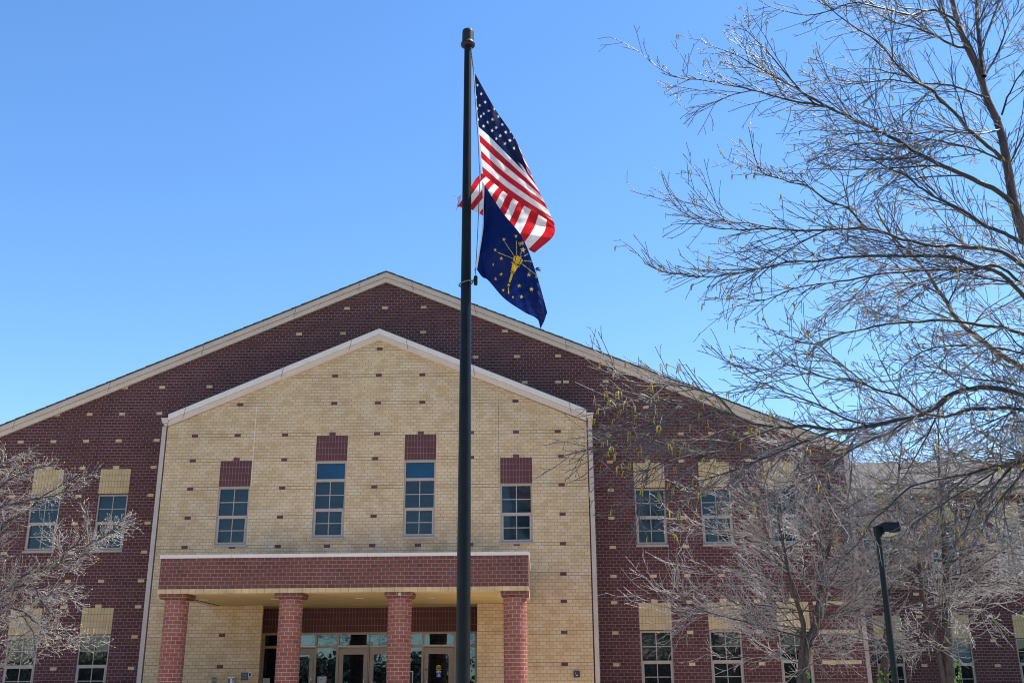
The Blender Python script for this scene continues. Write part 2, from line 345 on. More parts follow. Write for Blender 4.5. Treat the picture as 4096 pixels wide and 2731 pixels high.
# --- windows: (centre x, z of sill top, z of head, mid rail z, plane, glass upper, glass lower, blue top pane from z)
def window(xc, z0, z1, zm, Y, gu, gl, parent, blue=None, w=1.0, lintel=None, sill=True):
    x0, x1 = xc - w / 2, xc + w / 2; g = Y + 0.085; f = Y + 0.035
    fr = MB(); e = 0.05
    fr.box(x0, x0 + e, f, g + 0.05, z0, z1, M_FRAME); fr.box(x1 - e, x1, f, g + 0.05, z0, z1, M_FRAME)
    fr.box(x0 + e, x1 - e, f, g + 0.05, z1 - e, z1, M_FRAME); fr.box(x0 + e, x1 - e, f, g + 0.05, z0, z0 + e, M_FRAME)
    zt = blue if blue else z1 - e
    if blue: fr.box(x0 + e, x1 - e, f - 0.002, g + 0.04, blue - 0.045, blue + 0.045, M_FRAME); zt = blue - 0.045
    fr.box(x0 + e, x1 - e, f - 0.012, g + 0.04, zm - 0.05, zm + 0.05, M_FRAME)
    fr.box(x0 + e, x0 + e + 0.042, f - 0.012, g + 0.03, z0 + e, zm - 0.05, M_FRAME); fr.box(x1 - e - 0.042, x1 - e, f - 0.012, g + 0.03, z0 + e, zm - 0.05, M_FRAME)
    fr.box(x0 + e + .042, x1 - e - .042, f - 0.012, g + 0.03, z0 + e, z0 + e + 0.045, M_FRAME)
    for a, b, zz0, zz1 in ((x0 + e, x1 - e, zm + 0.05, zt), (x0 + e + 0.042, x1 - e - 0.042, z0 + e + 0.045, zm - 0.05)):
        mz = (zz0 + zz1) / 2; mx = (a + b) / 2
        fr.box(mx - 0.013, mx + 0.013, g - 0.02, g + 0.02, zz0, zz1, M_FRAME)
        fr.box(a, mx - 0.013, g - 0.018, g + 0.02, mz - 0.013, mz + 0.013, M_FRAME); fr.box(mx + 0.013, b, g - 0.018, g + 0.02, mz - 0.013, mz + 0.013, M_FRAME)
    wo_ = fr.build('window', parent)
    p = MB(); p.box(x0 + e - .01, x1 - e + .01, g, g + 0.015, zm, zt + 0.01, gu); p.build('upper_pane', wo_)
    p = MB(); p.box(x0 + e - .01, x1 - e + .01, g + 0.004, g + 0.019, z0 + 0.02, zm, gl); p.build('lower_pane', wo_)
    if blue: p = MB(); p.box(x0 + e - .01, x1 - e + .01, g, g + 0.015, blue, z1 - 0.02, G_BLUE); p.build('transom_pane', wo_)
    if sill: s = MB(); s.box(x0 - 0.02, x1 + 0.02, Y - 0.055, Y + 0.1, z0 - 0.055, z0 + 0.002, M_FRAME); s.build('sill', wo_)
    if lintel:
        lm, km = lintel; s = MB(); zb = z1 + 0.03
        s.box(x0 - 0.004, x1 + 0.004, Y - 0.004, Y + 0.09, zb, zb + 0.822, lm)
        s.box(xc - 0.1, xc + 0.1, Y - 0.005, Y + 0.02, zb + 0.822, zb + 0.925, km)
        s.box(x0, x1, Y + 0.03, Y + 0.09, z1, zb, M_FRAME); o = s.build('lintel', wo_)
        # start the soldier courses at the panel's lower left corner
        uvl = o.data.uv_layers[0].data
        for q in uvl: q.uv = (q.uv[0] - x0 + 0.004, q.uv[1] - zb)
    return wo_
# red gable wall
RX0, RX1, RAX = -20.43, 10.05, -5.19
up_x = [3.66, 5.79, 7.92, -14.02, -16.26, -18.4]
lo_x = [3.64, 5.80, 7.95, -14.08, -16.38, -18.5]
holes = [(x - 0.5, x + 0.5, 4.17, 6.0) for x in up_x] + [(x - 0.5, x + 0.5, -0.33, 1.52) for x in lo_x] + [(-8.86, -1.93, FLOOR, 1.55)]
wb = MB()
wall_sheet(wb, RX0, RX1, GROUND, 7.0, (RAX, 13.40), holes, YR, M_RED)
wb.face([(RX1, YR, GROUND), (RX1, YR + 24, GROUND), (RX1, YR + 24, 7.0), (RX1, YR, 7.0)], M_RED)
wb.face([(RX0, YR + 24, GROUND), (RX0, YR, GROUND), (RX0, YR, 7.0), (RX0, YR + 24, 7.0)], M_RED)
wb.face([(RX1, YR + 24, GROUND), (RX0, YR + 24, GROUND), (RX0, YR + 24, 7), (RAX, YR + 24, 13.4), (RX1, YR + 24, 7)], M_RED)
red_pts = [(637, 62), (827, 60), (1068, 58), (290, 200), (457, 199), (623, 197), (812, 195), (105, 341), (272, 339), (438, 337), (605, 335), (798, 332), (250, 476), (420, 474), (783, 468),
           (60, 620), (400, 617), (767, 610), (380, 760), (752, 752), (20, 912), (362, 905), (735, 898), (345, 1057), (515, 1052), (718, 1048), (322, 1190), (703, 1183), (300, 1345), (685, 1338), (270, 1508), (667, 1499)]
red_pts2 = [(42, 35), (297, 165), (488, 163), (655, 162), (298, 304), (492, 300), (665, 298), (822, 295), (1000, 292), (1180, 288), (305, 442), (670, 437), (1010, 430), (310, 585), (677, 580), (1025, 574), (313, 728), (684, 722), (1030, 716),
            (320, 876), (692, 870), (1030, 868), (323, 1023), (527, 1021), (700, 1020), (875, 1015), (1040, 1012), (327, 1154), (708, 1150), (1055, 1147), (333, 1307), (714, 1303), (1068, 1300), (338, 1468), (724, 1465), (1080, 1460)]
red_d = [(797, 708), (884, 707), (973, 706), (687, 767), (788, 765), (972, 763), (1160, 761), (1092, 820), (1187, 818), (1282, 817), (1391, 876), (1205, 878), (1300, 877)]
accent(wb, snap(px_on(red_pts, c5f, YR) + px_on(red_pts2, c6f, YR) + px_on(red_d, dd, YR)), YR, M_TAN)
# control joints and the two tan bands beside the corner pipe
for x, za, zb in ((-14.74, 6.1, 9.6), (-14.62, 1.9, 4.1), (4.62, 2.4, 4.1), (4.68, 7.0, 8.6)):
    wb.box(x - 0.008, x + 0.008, YR - 0.002, YR + 0.01, za, zb, M_GROOVER, skip='b')
for za in (1.40, 0.50): wb.box(8.72, 9.93, YR - 0.003, YR + 0.01, za, za + 0.105, M_TAN, skip='b')
for z in (2.275,): wb.box(8.60, 9.93, YR - 0.003, YR + 0.01, z, z + 0.1, M_TAN, skip='b')
wb.build('gable_wall', SCHOOL)
for x in up_x:
    window(x, 4.17, 6.0, 5.06, YR, G_BLIND, G_BLIND if x not in (5.79,) else G_DARKW, SCHOOL, lintel=(M_CRMS, M_TAN))
for x in lo_x:
    window(x, -0.33, 1.52, 0.585, YR, G_DARKW, G_DARKW, SCHOOL, lintel=(M_CRMS, M_TAN))

def rake(xa, za, xl, xr, s, Y, t1, t2, p1, p2, mat, mat2, name, cut=True):
    mb = MB()
    for x in (xl, xr):
        sg = 1 if x > xa else -1
        ze = za - abs(x - xa) * s
        for top, bot, pr, m in ((0, t1, p1, mat), (t1 + 0.004, t2, p2, mat2)):
            poly = [(xa, za - bot), (x, ze - bot), (x, ze - top), (xa, za - top)]
            if sg < 0: poly.reverse()
            mb.prism(poly, Y - pr, Y + 0.06, m)
        # joints between the lengths of trim
        L = abs(x - xa); k = 0.9
        while L > k:
            xx = xa + sg * k; zz = za - k * s
            poly = [(xx - 0.007 + sg * 0.07, zz - t2 + 0.0), (xx + 0.007 + sg * 0.07, zz - t2), (xx + 0.007, zz - 0.01), (xx - 0.007, zz - 0.01)]
            mb.face([(a, Y - p1 - 0.002, b) for a, b in poly], M_GROOVE)
            k += 3.1 if k > 1 else 2.2
    return mb.build(name, SCHOOL)
rake(RAX, 13.70, RX0 - 0.27, RX1 + 0.16, 0.4175, YR, 0.175, 0.345, 0.15, 0.085, M_TRIM2, M_TRIM, 'gable_trim')
# shingled roof of the red gable, with a ragged dark edge over the trim
rb = MB(); zr = 13.735
for sg, xe in ((-1, RX0 - 0.4), (1, RX1 + 0.3)):
    a, b = (RAX, zr), (xe, zr - abs(xe - RAX) * 0.4175)
    q = [(a[0], YR - 0.19, a[1]), (b[0], YR - 0.19, b[1]), (b[0], YR + 24.3, b[1]), (a[0], YR + 24.3, a[1])]
    q2 = [(x, y, z - 0.03) for x, y, z in q]
    if sg < 0: q.reverse(); q2.reverse()
    rb.face(q, M_SHING); rb.face(list(reversed(q2)), M_SHINGD)
    n = 48
    for i in range(n):
        t0, t1 = i / n, (i + 1) / n; h0 = 0.006 + 0.004 * rnd.random(); h1 = 0.018 + 0.012 * rnd.random()
        x0, x1 = a[0] + (b[0] - a[0]) * t0, a[0] + (b[0] - a[0]) * t1; z0, z1 = a[1] + (b[1] - a[1]) * t0, a[1] + (b[1] - a[1]) * t1
        poly = [(x0, z0 - 0.035), (x1, z1 - 0.035), (x1, z1 + h1 - 0.01), (x0, z0 + h0 - 0.01)]
        if sg < 0: poly.reverse()
        rb.prism(poly, YR - 0.195, YR + 0.4, M_SHINGD)
rb.build('roof', SCHOOL)
# eave corner box and corner pipe on the right
for a, b in ((RX1 - 0.02, RX1 + 0.16), (RX0 - 0.2, RX0 + 0.02)): eb = MB(); eb.box(a, b, YR - 0.06, YR + 24, 7.06, 7.24, M_TRIM2); eb.build('eave_gutter', SCHOOL)
pp = MB(); pp.box(10.065, 10.20, YR + 0.03, YR + 0.14, GROUND, 7.06, M_PIPE2)
for z in (0.9, 3.2, 5.4): pp.box(10.055, 10.21, YR + 0.02, YR + 0.15, z, z + 0.05, M_PIPE2)
pp.build('downspout', SCHOOL)

# cream gable wall
CX0, CX1, CAX = -11.93, 1.60, -5.15
cw_up = [(-9.61, 4.13, 5.95, 5.01, None), (-0.665, 4.13, 5.95, 5.01, None), (-6.565, 4.33, 6.74, 5.20, 6.14), (-3.72, 4.33, 6.74, 5.20, 6.14)]
holes = [(x - 0.5, x + 0.5, a, b + 0.03) for x, a, b, m_, t_ in cw_up] + [(-8.44, -1.88, FLOOR, 2.3)]
cb = MB()
wall_sheet(cb, CX0, CX1, GROUND, 7.93, (CAX, 10.80), holes, YC, M_CRM, reveal=0.1)
for x0, x1 in ((CX0, CX0), (CX1, CX1)):
    p = [(x0, YC, GROUND), (x0, YR, GROUND), (x0, YR, 7.93), (x0, YC, 7.93)]
    if x0 == CX0: p.reverse()
    cb.face(p, M_CRM)
crm_d = [(872, 801), (770, 863), (870, 862), (970, 860), (552, 928), (768, 926), (868, 925), (970, 924), (1184, 921), (448, 1000), (546, 999), (655, 998), (866, 996), (1082, 994), (1185, 992), (1281, 992),
         (443, 1057), (653, 1055), (862, 1052), (1082, 1051), (1289, 1049), (437, 1121), (648, 1120), (860, 1118), (1290, 1113), (431, 1189), (643, 1187), (858, 1185), (1292, 1180),
         (424, 1255), (533, 1257), (638, 1254), (751, 1253), (855, 1252), (960, 1251), (1080, 1250), (1187, 1251), (1293, 1247), (1294, 1317), (1295, 1380), (510, 1458), (1296, 1451), (505, 1531), (1297, 1523)]
cpts = snap(px_on(crm_d, dd, YC))
accent(cb, cpts, YC, M_DRK)
# dark strips painted as the shadow lines above and below every accent course
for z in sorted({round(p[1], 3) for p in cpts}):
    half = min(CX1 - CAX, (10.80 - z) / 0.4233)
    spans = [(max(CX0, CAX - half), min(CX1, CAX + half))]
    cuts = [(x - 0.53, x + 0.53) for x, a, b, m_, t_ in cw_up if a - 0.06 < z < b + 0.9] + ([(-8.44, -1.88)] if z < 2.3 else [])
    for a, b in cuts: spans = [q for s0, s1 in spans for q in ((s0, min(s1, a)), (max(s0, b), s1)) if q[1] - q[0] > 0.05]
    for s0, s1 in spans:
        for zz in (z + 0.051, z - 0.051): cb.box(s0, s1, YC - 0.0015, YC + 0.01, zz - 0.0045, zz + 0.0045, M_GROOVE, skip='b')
cb.box(-9.092, -9.082, YC - 0.002, YC + 0.01, 5.98, 8.6, M_CAULK, skip='b')
cb.box(-1.218, -1.206, YC - 0.002, YC + 0.01, 6.0, 8.6, M_GROOVE, skip='b')
cb.build('entrance_wall', SCHOOL)
for x, a, b, m_, t_ in cw_up: window(x, a, b, m_, YC, G_BLIND, G_BLIND, SCHOOL, blue=t_, lintel=(M_REDS, M_DRK))
rake(CAX, 11.146, CX0 + 0.03, CX1 + 0.0, 0.4185, YC, 0.176, 0.363, 0.16, 0.09, M_COPING, M_TRIM, 'entrance_gable_trim')
rb = MB()
for sg, xe in ((-1, CX0 - 0.05), (1, CX1 + 0.05)):
    a, b = (CAX, 11.15), (xe, 11.15 - abs(xe - CAX) * 0.4185)
    poly = [(a[0], a[1]), (b[0], b[1]), (b[0], b[1] + 0.02), (a[0], a[1] + 0.02)]
    if sg < 0: poly.reverse()
    rb.prism(poly, YC - 0.17, YR - 0.004, M_SHINGD)
rb.build('entrance_roof', SCHOOL)
for x0, x1 in ((CX0 - 0.21, CX0 + 0.02), (CX1 + 0.01, CX1 + 0.24)):
    gb = MB(); lo = 0.05 if x0 < -5 else 0.0; hi = 0.0 if x0 < -5 else 0.05
    gb.prism([(x0 + lo, 8.05), (x1 - hi, 8.05), (x1, 8.215), (x0, 8.215)], YC - 0.12, YR, M_TRIM)
    gb.prism([(x0 + lo + .05, 7.97), (x1 - hi - .05, 7.97), (x1 - hi - 0.02, 8.046), (x0 + lo + 0.02, 8.046)], YC - 0.02, YR, M_TRIM); gb.build('entrance_gutter', SCHOOL)
for x0, x1, dm in ((CX0 - 0.19, CX0 - 0.055, M_PIPE), (CX1 + 0.045, CX1 + 0.18, M_PIPE)):
    dp = MB(); dp.box(x0, x1, YC + 0.02, YC + 0.13, GROUND, 7.97, dm)
    for z in (0.2, 1.72, 3.55, 5.3): dp.box(x0 - 0.005, x1 + 0.005, YC + 0.015, YC + 0.135, z, z + 0.06, dm)
    dp.build('downspout', SCHOOL)
# plinth slabs inside so that no light leaks through the rooms
rm = MB(); rm.box(RX0 + 0.2, RX1 - 0.2, YR + 0.6, YR + 0.65, GROUND, 6.9, M_DARK); rm.build('interior_partition', SCHOOL)

# porch
PX0, PX1 = -10.1, -0.27
pb = MB()
pb.box(PX0, PX1, YP, YP + 0.32, 2.42, 3.235, M_REDC, skip='td')
pb.box(PX0, PX0 + 0.32, YP + 0.32, YC, 2.42, 3.235, M_REDC, skip='td'); pb.box(PX1 - 0.32, PX1, YP + 0.32, YC, 2.42, 3.235, M_REDC, skip='td')
port = pb.build('porch_canopy', SCHOOL)
q = MB(); q.box(PX0 - 0.012, PX1 + 0.004, YP - 0.012, YP + 0.33, 2.306, 2.422, M_TAN)
q.box(PX0 - 0.012, PX0 + 0.3, YP + 0.33, YC - 0.004, 2.306, 2.422, M_TAN); q.box(PX1 - 0.3, PX1 + 0.004, YP + 0.33, YC - 0.004, 2.306, 2.422, M_TAN)
x = PX0 + 0.2
while x < PX1: q.box(x - 0.003, x + 0.003, YP - 0.0145, YP, 2.308, 2.42, M_GROOVE, skip='b'); x += 0.2032
q.build('cream_course', port)
q = MB(); q.box(PX0 - 0.03, PX1 + 0.03, YP - 0.03, YC - 0.003, 3.225, 3.315, M_COPING)
q.box(PX0 + 0.1, PX1 - 0.1, YP + 0.1, YC - 0.003, 3.12, 3.222, M_SHING)
for x in (-8.2, -4.55, -1.66): q.box(x - 0.004, x + 0.004, YP - 0.033, YP + 0.05, 3.225, 3.318, M_GREYP)
q.build('coping', port)
q = MB(); q.box(PX0 + 0.02, PX1 - 0.02, YP + 0.04, YC - 0.003, 2.31, 2.40, M_SOFFIT); q.box(-8.86, -1.885, YC - 0.002, YR + 0.2, 2.3, 2.38, M_SOFFIT)
q.box(PX0 + 0.30, PX0 + 0.335, YP + 0.33, YC - 0.01, 2.294, 2.31, M_BLACK)
for a, b in (((-4.9, 30.2), (-4.3, 31.7)), ((-4.3, 31.7), (-3.9, 32.4)), ((-6.1, 28.2), (-5.6, 29.4))):
    d = Vector((b[0] - a[0], b[1] - a[1], 0)).normalized(); nn = Vector((-d.y, d.x, 0)) * 0.008
    q.face([(a[0] + nn.x, a[1] + nn.y, 2.298), (b[0] + nn.x, b[1] + nn.y, 2.298), (b[0] - nn.x, b[1] - nn.y, 2.298), (a[0] - nn.x, a[1] - nn.y, 2.298)], M_GROOVE)
q.build('soffit', port)
c13, c19 = crop(1300, 1900, 1.887), crop(500, 1900, 1.887)
for pxy in (c19(593, 941), c19(1135, 936), c19(1768, 929), c13(795, 926), c13(1335, 918)):
    p = atz(*pxy, 2.306); l = MB(); l.lathe(p[0], p[1], [(0.10, 2.297), (0.10, 2.308)], M_GREYP, 20); l.lathe(p[0], p[1], [(0.125, 2.302), (0.125, 2.31)], M_WHITE, 20); l.build('recessed_light', port)
# four round brick columns
for cx in (-9.705, -6.625, -3.705, -0.635):
    cy = YP + 0.42; m = MB(); m.lathe(cx, cy, [(0.312, GROUND), (0.312, 2.16)], M_COLB, 40)
    co = m.build('column', SCHOOL)
    k = MB(); h = 0.37
    k.box(cx - h, cx + h, cy - h, cy + h, 2.205, 2.304, M_REDC)
    for i in range(4):                                   # a cove between the round shaft and the square block
        z0, z1 = 2.165 + i * 0.01, 2.165 + (i + 1) * 0.01; hh = 0.318 + 0.045 * (i / 3) ** 0.6
        k.box(cx - hh, cx + hh, cy - hh, cy + hh, z0, z1, M_REDC)
    if -4 < cx < -3: k.prism([(cx - 0.01, 2.225), (cx + 0.055, 2.20), (cx + 0.07, 2.26), (cx + 0.045, 2.30), (cx + 0.0, 2.285)], cy - h - 0.004, cy - h + 0.01, M_GREYP)      # chipped face
    k.build('capital', co)
# recessed entrance
rc = MB(); 
rc.box(-8.86, -1.93, YR - 0.006, YR + 0.2, 1.555, 2.3, M_REDS)
rc.face([(-1.88, YC + 0.1, FLOOR), (-1.88, YC + 0.1, 2.3), (-1.88, YR, 2.3), (-1.88, YR, FLOOR)], M_CRM)
rc.face([(-8.86, YR, FLOOR), (-8.86, YR, 2.3), (-8.86, YC + 0.1, 2.3), (-8.86, YC + 0.1, FLOOR)], M_CRM)
ob = rc.build('soldier_course_wall', SCHOOL)
for q_ in ob.data.uv_layers[0].data: q_.uv = (q_.uv[0] + 8.86, q_.uv[1] - 1.555)
sf = MB(); Y0, Y1 = YR + 0.01, YR + 0.12
sf.box(-8.80, -1.94, Y0, Y1, 1.485, 1.552, M_STORE)
mull = [(-8.80, -8.66), (-8.07, -8.00), (-7.07, -7.00), (-6.38, -6.30), (-4.41, -4.35), (-3.70, -3.63), (-2.70, -2.62), (-2.03, -1.94)]
for a, b in mull: sf.box(a, b, Y0, Y1, FLOOR, 1.485, M_STORE)
sf.box(-5.37, -5.34, Y0, Y1, FLOOR, 1.485, M_STORE)
ed = [m[1] for m in mull[:-1]]; en = [m[0] for m in mull[1:]]
bays = list(zip(ed, en)); bays = [b for b in bays if not (b[0] < -5.35 < b[1])] + [(-6.30, -5.37), (-5.34, -4.41)]
doors = [(-8.00, -7.07), (-6.30, -5.37), (-5.34, -4.41), (-3.63, -2.70)]
for a, b in bays:
    isd = any(abs(a - d[0]) < 0.02 for d in doors)
    sf.box(a, b, Y0 + 0.002, Y1, 1.085, 1.165, M_STORE)
    if isd: sf.box(a - 0.03, b + 0.03, Y0 - 0.035, Y0, 1.125, 1.145, M_STEEL)
    else: sf.box(a, b, Y0 + 0.002, Y1, FLOOR, FLOOR + 0.12, M_STORE)
sto = sf.build('entrance_frame', SCHOOL)
for a, b in bays:
    isd = any(abs(a - d[0]) < 0.02 for d in doors)
    g = MB(); g.box(a - 0.005, b + 0.005, Y0 + 0.05, Y0 + 0.06, 1.165, 1.486, G_STORE); g.build('transom_glass', sto)
    if not isd: g = MB(); g.box(a - 0.005, b + 0.005, Y0 + 0.05, Y0 + 0.06, FLOOR + 0.1, 1.09, G_STORE); g.build('side_glass', sto)
for n_, (a, b) in enumerate(doors):
    d = MB(); a += 0.012; b -= 0.012; y0, y1 = Y0 + 0.02, Y0 + 0.065
    d.box(a, a + 0.135, y0, y1, FLOOR + .01, 1.075, M_DOOR); d.box(b - 0.135, b, y0, y1, FLOOR + .01, 1.075, M_DOOR)
    d.box(a + 0.135, b - 0.135, y0, y1, 0.885, 1.075, M_DOOR); d.box(a + 0.135, b - 0.135, y0, y1, FLOOR + .01, FLOOR + 0.3, M_DOOR)
    do = d.build('door', SCHOOL)
    g = MB(); g.box(a + 0.13, b - 0.13, y0 + 0.02, y0 + 0.03, FLOOR + 0.29, 0.89, G_STORE); g.build('door_glass', do)
    hx = (b - 0.065) if n_ in (0, 1) else (a + 0.065); s = -1 if n_ in (0, 1) else 1
    h = MB(); h.tube([(hx, y0, 0.16), (hx, y0 - 0.06, 0.16), (hx + 0.02 * s, y0 - 0.075, 0.12), (hx + 0.035 * s, y0 - 0.075, 0.0), (hx + 0.02 * s, y0 - 0.07, -0.12), (hx, y0 - 0.06, -0.16), (hx, y0, -0.16)], 0.014, M_STEEL)
    h.lathe(hx, y0 - 0.01, [(0.03, 0.125), (0.03, 0.185)], M_STEEL, 12); h.build('pull_handle', do)
    if n_ == 3:
        h = MB(); h.box(a + 0.03, a + 0.09, y0 - 0.004, y0 + 0.01, 0.395, 0.445, plain('red_door_tag', (0.16, 0.012, 0.01), 0.5)); h.build('red_tag', do)
lob = MB(); lob.box(-8.8, -1.95, YR + 0.35, YR + 0.4, FLOOR, 1.6, M_DARK); lob.build('lobby_wall', SCHOOL)

# far wing on the right, set back
WING = thing('school_wing', 'lower brick wing with a grey shingle roof, set back behind the bare birches', 'building', (18, YW, GROUND))
wx_lo = [12.63, 15.1, 17.68, 20.2, 22.7]; wx_up = [12.6, 15.05, 17.5, 20.0, 22.5]
WX1 = 27.0
holes = [(x - 0.5, x + 0.5, -0.5, 1.40) for x in wx_lo] + [(x - 0.5, x + 0.5, 3.62, 5.48) for x in wx_up]
w = MB(); wall_sheet(w, RX1, WX1, GROUND, 6.72, None, holes, YW, M_RED)
wp = px_on([(2040, 670), (2080, 1195)], crop(3300, 2431, 5.2275), YW) + px_on([(1450, 680), (1540, 1200)], crop(3696, 2431, 5.2275), YW)
wp += [(13.83, 2.2), (16.38, 2.2), (13.83, 3.0), (16.4, 3.0), (18.9, 1.35), (18.9, 0.5), (13.8, 4.4), (16.3, 4.4), (13.8, 5.4), (16.3, 5.4)]
accent(w, wp, YW, M_TAN, 0.21, 0.1)
w.face([(WX1, YW, GROUND), (WX1, YW + 12, GROUND), (WX1, YW + 12, 6.7), (WX1, YW, 6.7)], M_RED)
w.build('wing_wall', WING)
for i, x in enumerate(wx_lo): window(x, -0.5, 1.40, 0.53, YW, G_PALE if i == 1 else G_DARKW, G_DARKW, WING, lintel=(M_CRMS, M_TAN))
for x in wx_up: window(x, 3.62, 5.48, 4.55, YW, G_BLIND, G_BLIND, WING, lintel=(M_CRMS, M_TAN))
w = MB(); w.box(RX1 - 1.0, WX1 + 0.4, YW - 0.45, YW - 0.2, 6.62, 6.80, M_TRIM); w.box(RX1 - 1, WX1 + 0.3, YW - 0.2, YW - 0.004, 6.60, 6.66, M_TRIM2); w.build('eave_fascia', WING)
w = MB()
w.face([(RX1 - 1.0, YW - 0.5, 6.80), (WX1 + 0.5, YW - 0.5, 6.80), (WX1 + 0.5, YW + 5.0, 8.9), (RX1 - 1.0, YW + 5.0, 8.9)], M_SHING)
w.face([(RX1 - 1.0, YW + 5.0, 8.9), (WX1 + 0.5, YW + 5.0, 8.9), (WX1 + 0.5, YW + 10.5, 6.80), (RX1 - 1.0, YW + 10.5, 6.80)], M_SHING)
w.box(RX1 - 1.0, WX1 + 0.5, YW - 0.52, YW - 0.46, 6.79, 6.825, M_SHINGD)
w.build('wing_roof', WING)
wr = MB(); wr.box(RX1 + 0.1, WX1 - 0.2, YW + 0.6, YW + 0.65, GROUND, 6.6, M_DARK); wr.build('interior_partition', WING)

# ------------------------------------------------------------------ small fixtures and signs
def text_mesh(body, x, y, z, size, mat, name, parent=None, bold=0.0, depth=0.003):
    cu = bpy.data.curves.new(name, 'FONT'); cu.body = body; cu.size = size; cu.align_x = 'CENTER'; cu.align_y = 'CENTER'; cu.extrude = depth; cu.offset = bold
    t = bpy.data.objects.new(name, cu); COL.objects.link(t)
    dg = bpy.context.evaluated_depsgraph_get(); me = bpy.data.meshes.new_from_object(t.evaluated_get(dg)); bpy.data.objects.remove(t)
    off = world_of(parent) if parent else Vector((0, 0, 0))
    for v in me.vertices: v.co = Vector((x + v.co.x - off.x, y - v.co.z - off.y, z + v.co.y - off.z))
    me.materials.clear(); me.materials.append(mat); me.name = name
    o = bpy.data.objects.new(name, me); COL.objects.link(o)
    if parent: o.parent = parent
    return o
def slab(name, x0, x1, y0, y1, z0, z1, mat, parent):
    m = MB(); m.box(x0, x1, y0, y1, z0, z1, mat); return m.build(name, parent)
M_YEL = plain('yellow_sticker', (0.62, 0.58, 0.03), 0.5, var=0.05); M_INK = plain('black_ink', (0.01, 0.01, 0.012), 0.6); M_BLUE = plain('sign_blue', (0.015, 0.045, 0.30), 0.5, var=0.05)
M_PAPER = plain('paper', (0.62, 0.62, 0.62), 0.8, var=0.05); M_PINK = plain('pink_paper', (0.60, 0.36, 0.37), 0.8, var=0.08); M_NUM = plain('number_vinyl', (0.62, 0.55, 0.45), 0.6)
yg = Y0 + 0.04            # just in front of the door glass
t = thing('door_sticker', 'round yellow automatic door sticker with black bars on the right-hand entrance door', 'sticker', (-3.16, yg - 0.004, 0.47))
m = MB(); m.prism([(-3.16 + 0.085 * math.cos(a), 0.47 + 0.085 * math.sin(a)) for a in np.linspace(0, 2 * math.pi, 32, endpoint=False)], yg - 0.006, yg - 0.001, M_YEL); m.build('yellow_disc', t)
m = MB(); m.box(-3.243, -3.077, yg - 0.009, yg - 0.0065, 0.478, 0.502, M_INK); m.box(-3.243, -3.077, yg - 0.009, yg - 0.0065, 0.442, 0.466, M_INK); m.build('black_bars', t)
text_mesh('AUTOMATIC', -3.16, yg - 0.0095, 0.519, 0.025, M_INK, 'upper_lettering', t, 0.0005, 0.001); text_mesh('CAUTION', -3.16, yg - 0.0125, 0.472, 0.03, M_YEL, 'bar_lettering', t, 0.0005, 0.001); text_mesh('DOOR', -3.16, yg - 0.0095, 0.422, 0.028, M_INK, 'lower_lettering', t, 0.0005, 0.001)
t = thing('accessibility_sign', 'blue square wheelchair sticker below the yellow disc on the right-hand door', 'sign', (-3.155, yg - 0.004, 0.19))
slab('blue_panel', -3.23, -3.08, yg - 0.006, yg - 0.001, 0.19, 0.335, M_BLUE, t); slab('white_strip', -3.23, -3.08, yg - 0.006, yg - 0.001, 0.336, 0.372, M_PAPER, t)
m = MB(); bx = -3.158
for a0 in np.linspace(-200, 40, 18):
    a, b = math.radians(a0), math.radians(a0 + 14.2); ro, ri = 0.046, 0.034
    m.face([(bx + ri * math.cos(a), yg - 0.008, 0.245 + ri * math.sin(a)), (bx + ro * math.cos(a), yg - 0.008, 0.245 + ro * math.sin(a)), (bx + ro * math.cos(b), yg - 0.008, 0.245 + ro * math.sin(b)), (bx + ri * math.cos(b), yg - 0.008, 0.245 + ri * math.sin(b))], M_WHITE)
m.prism([(bx - 0.008 + 0.012 * math.cos(a), 0.318 + 0.012 * math.sin(a)) for a in np.linspace(0, 6.283, 12, endpoint=False)], yg - 0.009, yg - 0.0065, M_WHITE)
m.prism([(bx - 0.014, 0.245), (bx + 0.0, 0.245), (bx + 0.002, 0.304), (bx - 0.012, 0.304)], yg - 0.009, yg - 0.0065, M_WHITE)
m.prism([(bx - 0.012, 0.272), (bx + 0.03, 0.272), (bx + 0.03, 0.283), (bx - 0.012, 0.283)], yg - 0.0095, yg - 0.0067, M_WHITE)
m.prism([(bx + 0.0, 0.246), (bx + 0.034, 0.246), (bx + 0.05, 0.205), (bx + 0.062, 0.209), (bx + 0.042, 0.258), (bx + 0.0, 0.258)], yg - 0.0093, yg - 0.0066, M_WHITE)
m.build('wheelchair_symbol', t)
t = tag(text_mesh('1', -4.85, Y0 + 0.045, 1.325, 0.21, M_NUM, 'door_number', None, 0.008, 0.003), 'pale number 1 on the transom glass over the double doors', 'door number')
t = thing('notice', 'pink-edged paper notice with blue printing taped inside the glass left of the double doors', 'notice', (-6.8, Y0 + 0.045, 0.0))
slab('pink_sheet', -6.94, -6.655, Y0 + 0.042, Y0 + 0.047, -0.18, 0.24, M_PINK, t); slab('white_sheet', -6.87, -6.72, Y0 + 0.038, Y0 + 0.0415, -0.15, 0.235, M_PAPER, t)
m = MB()
for i in range(8): m.box(-6.86, -6.73 - 0.02 * (i % 3), Y0 + 0.036, Y0 + 0.0375, 0.185 - i * 0.04, 0.2 - i * 0.04, plain('blue_print', (0.12, 0.16, 0.35), 0.8) if i == 0 else m.mats[0])
m.build('printed_lines', t)
t = thing('paper_sheet', 'small pale paper sheet taped to the far left entrance glass', 'notice', (-8.54, Y0 + 0.045, -0.2))
slab('sheet', -8.645, -8.43, Y0 + 0.042, Y0 + 0.047, -0.1, 0.2, M_PAPER, t)
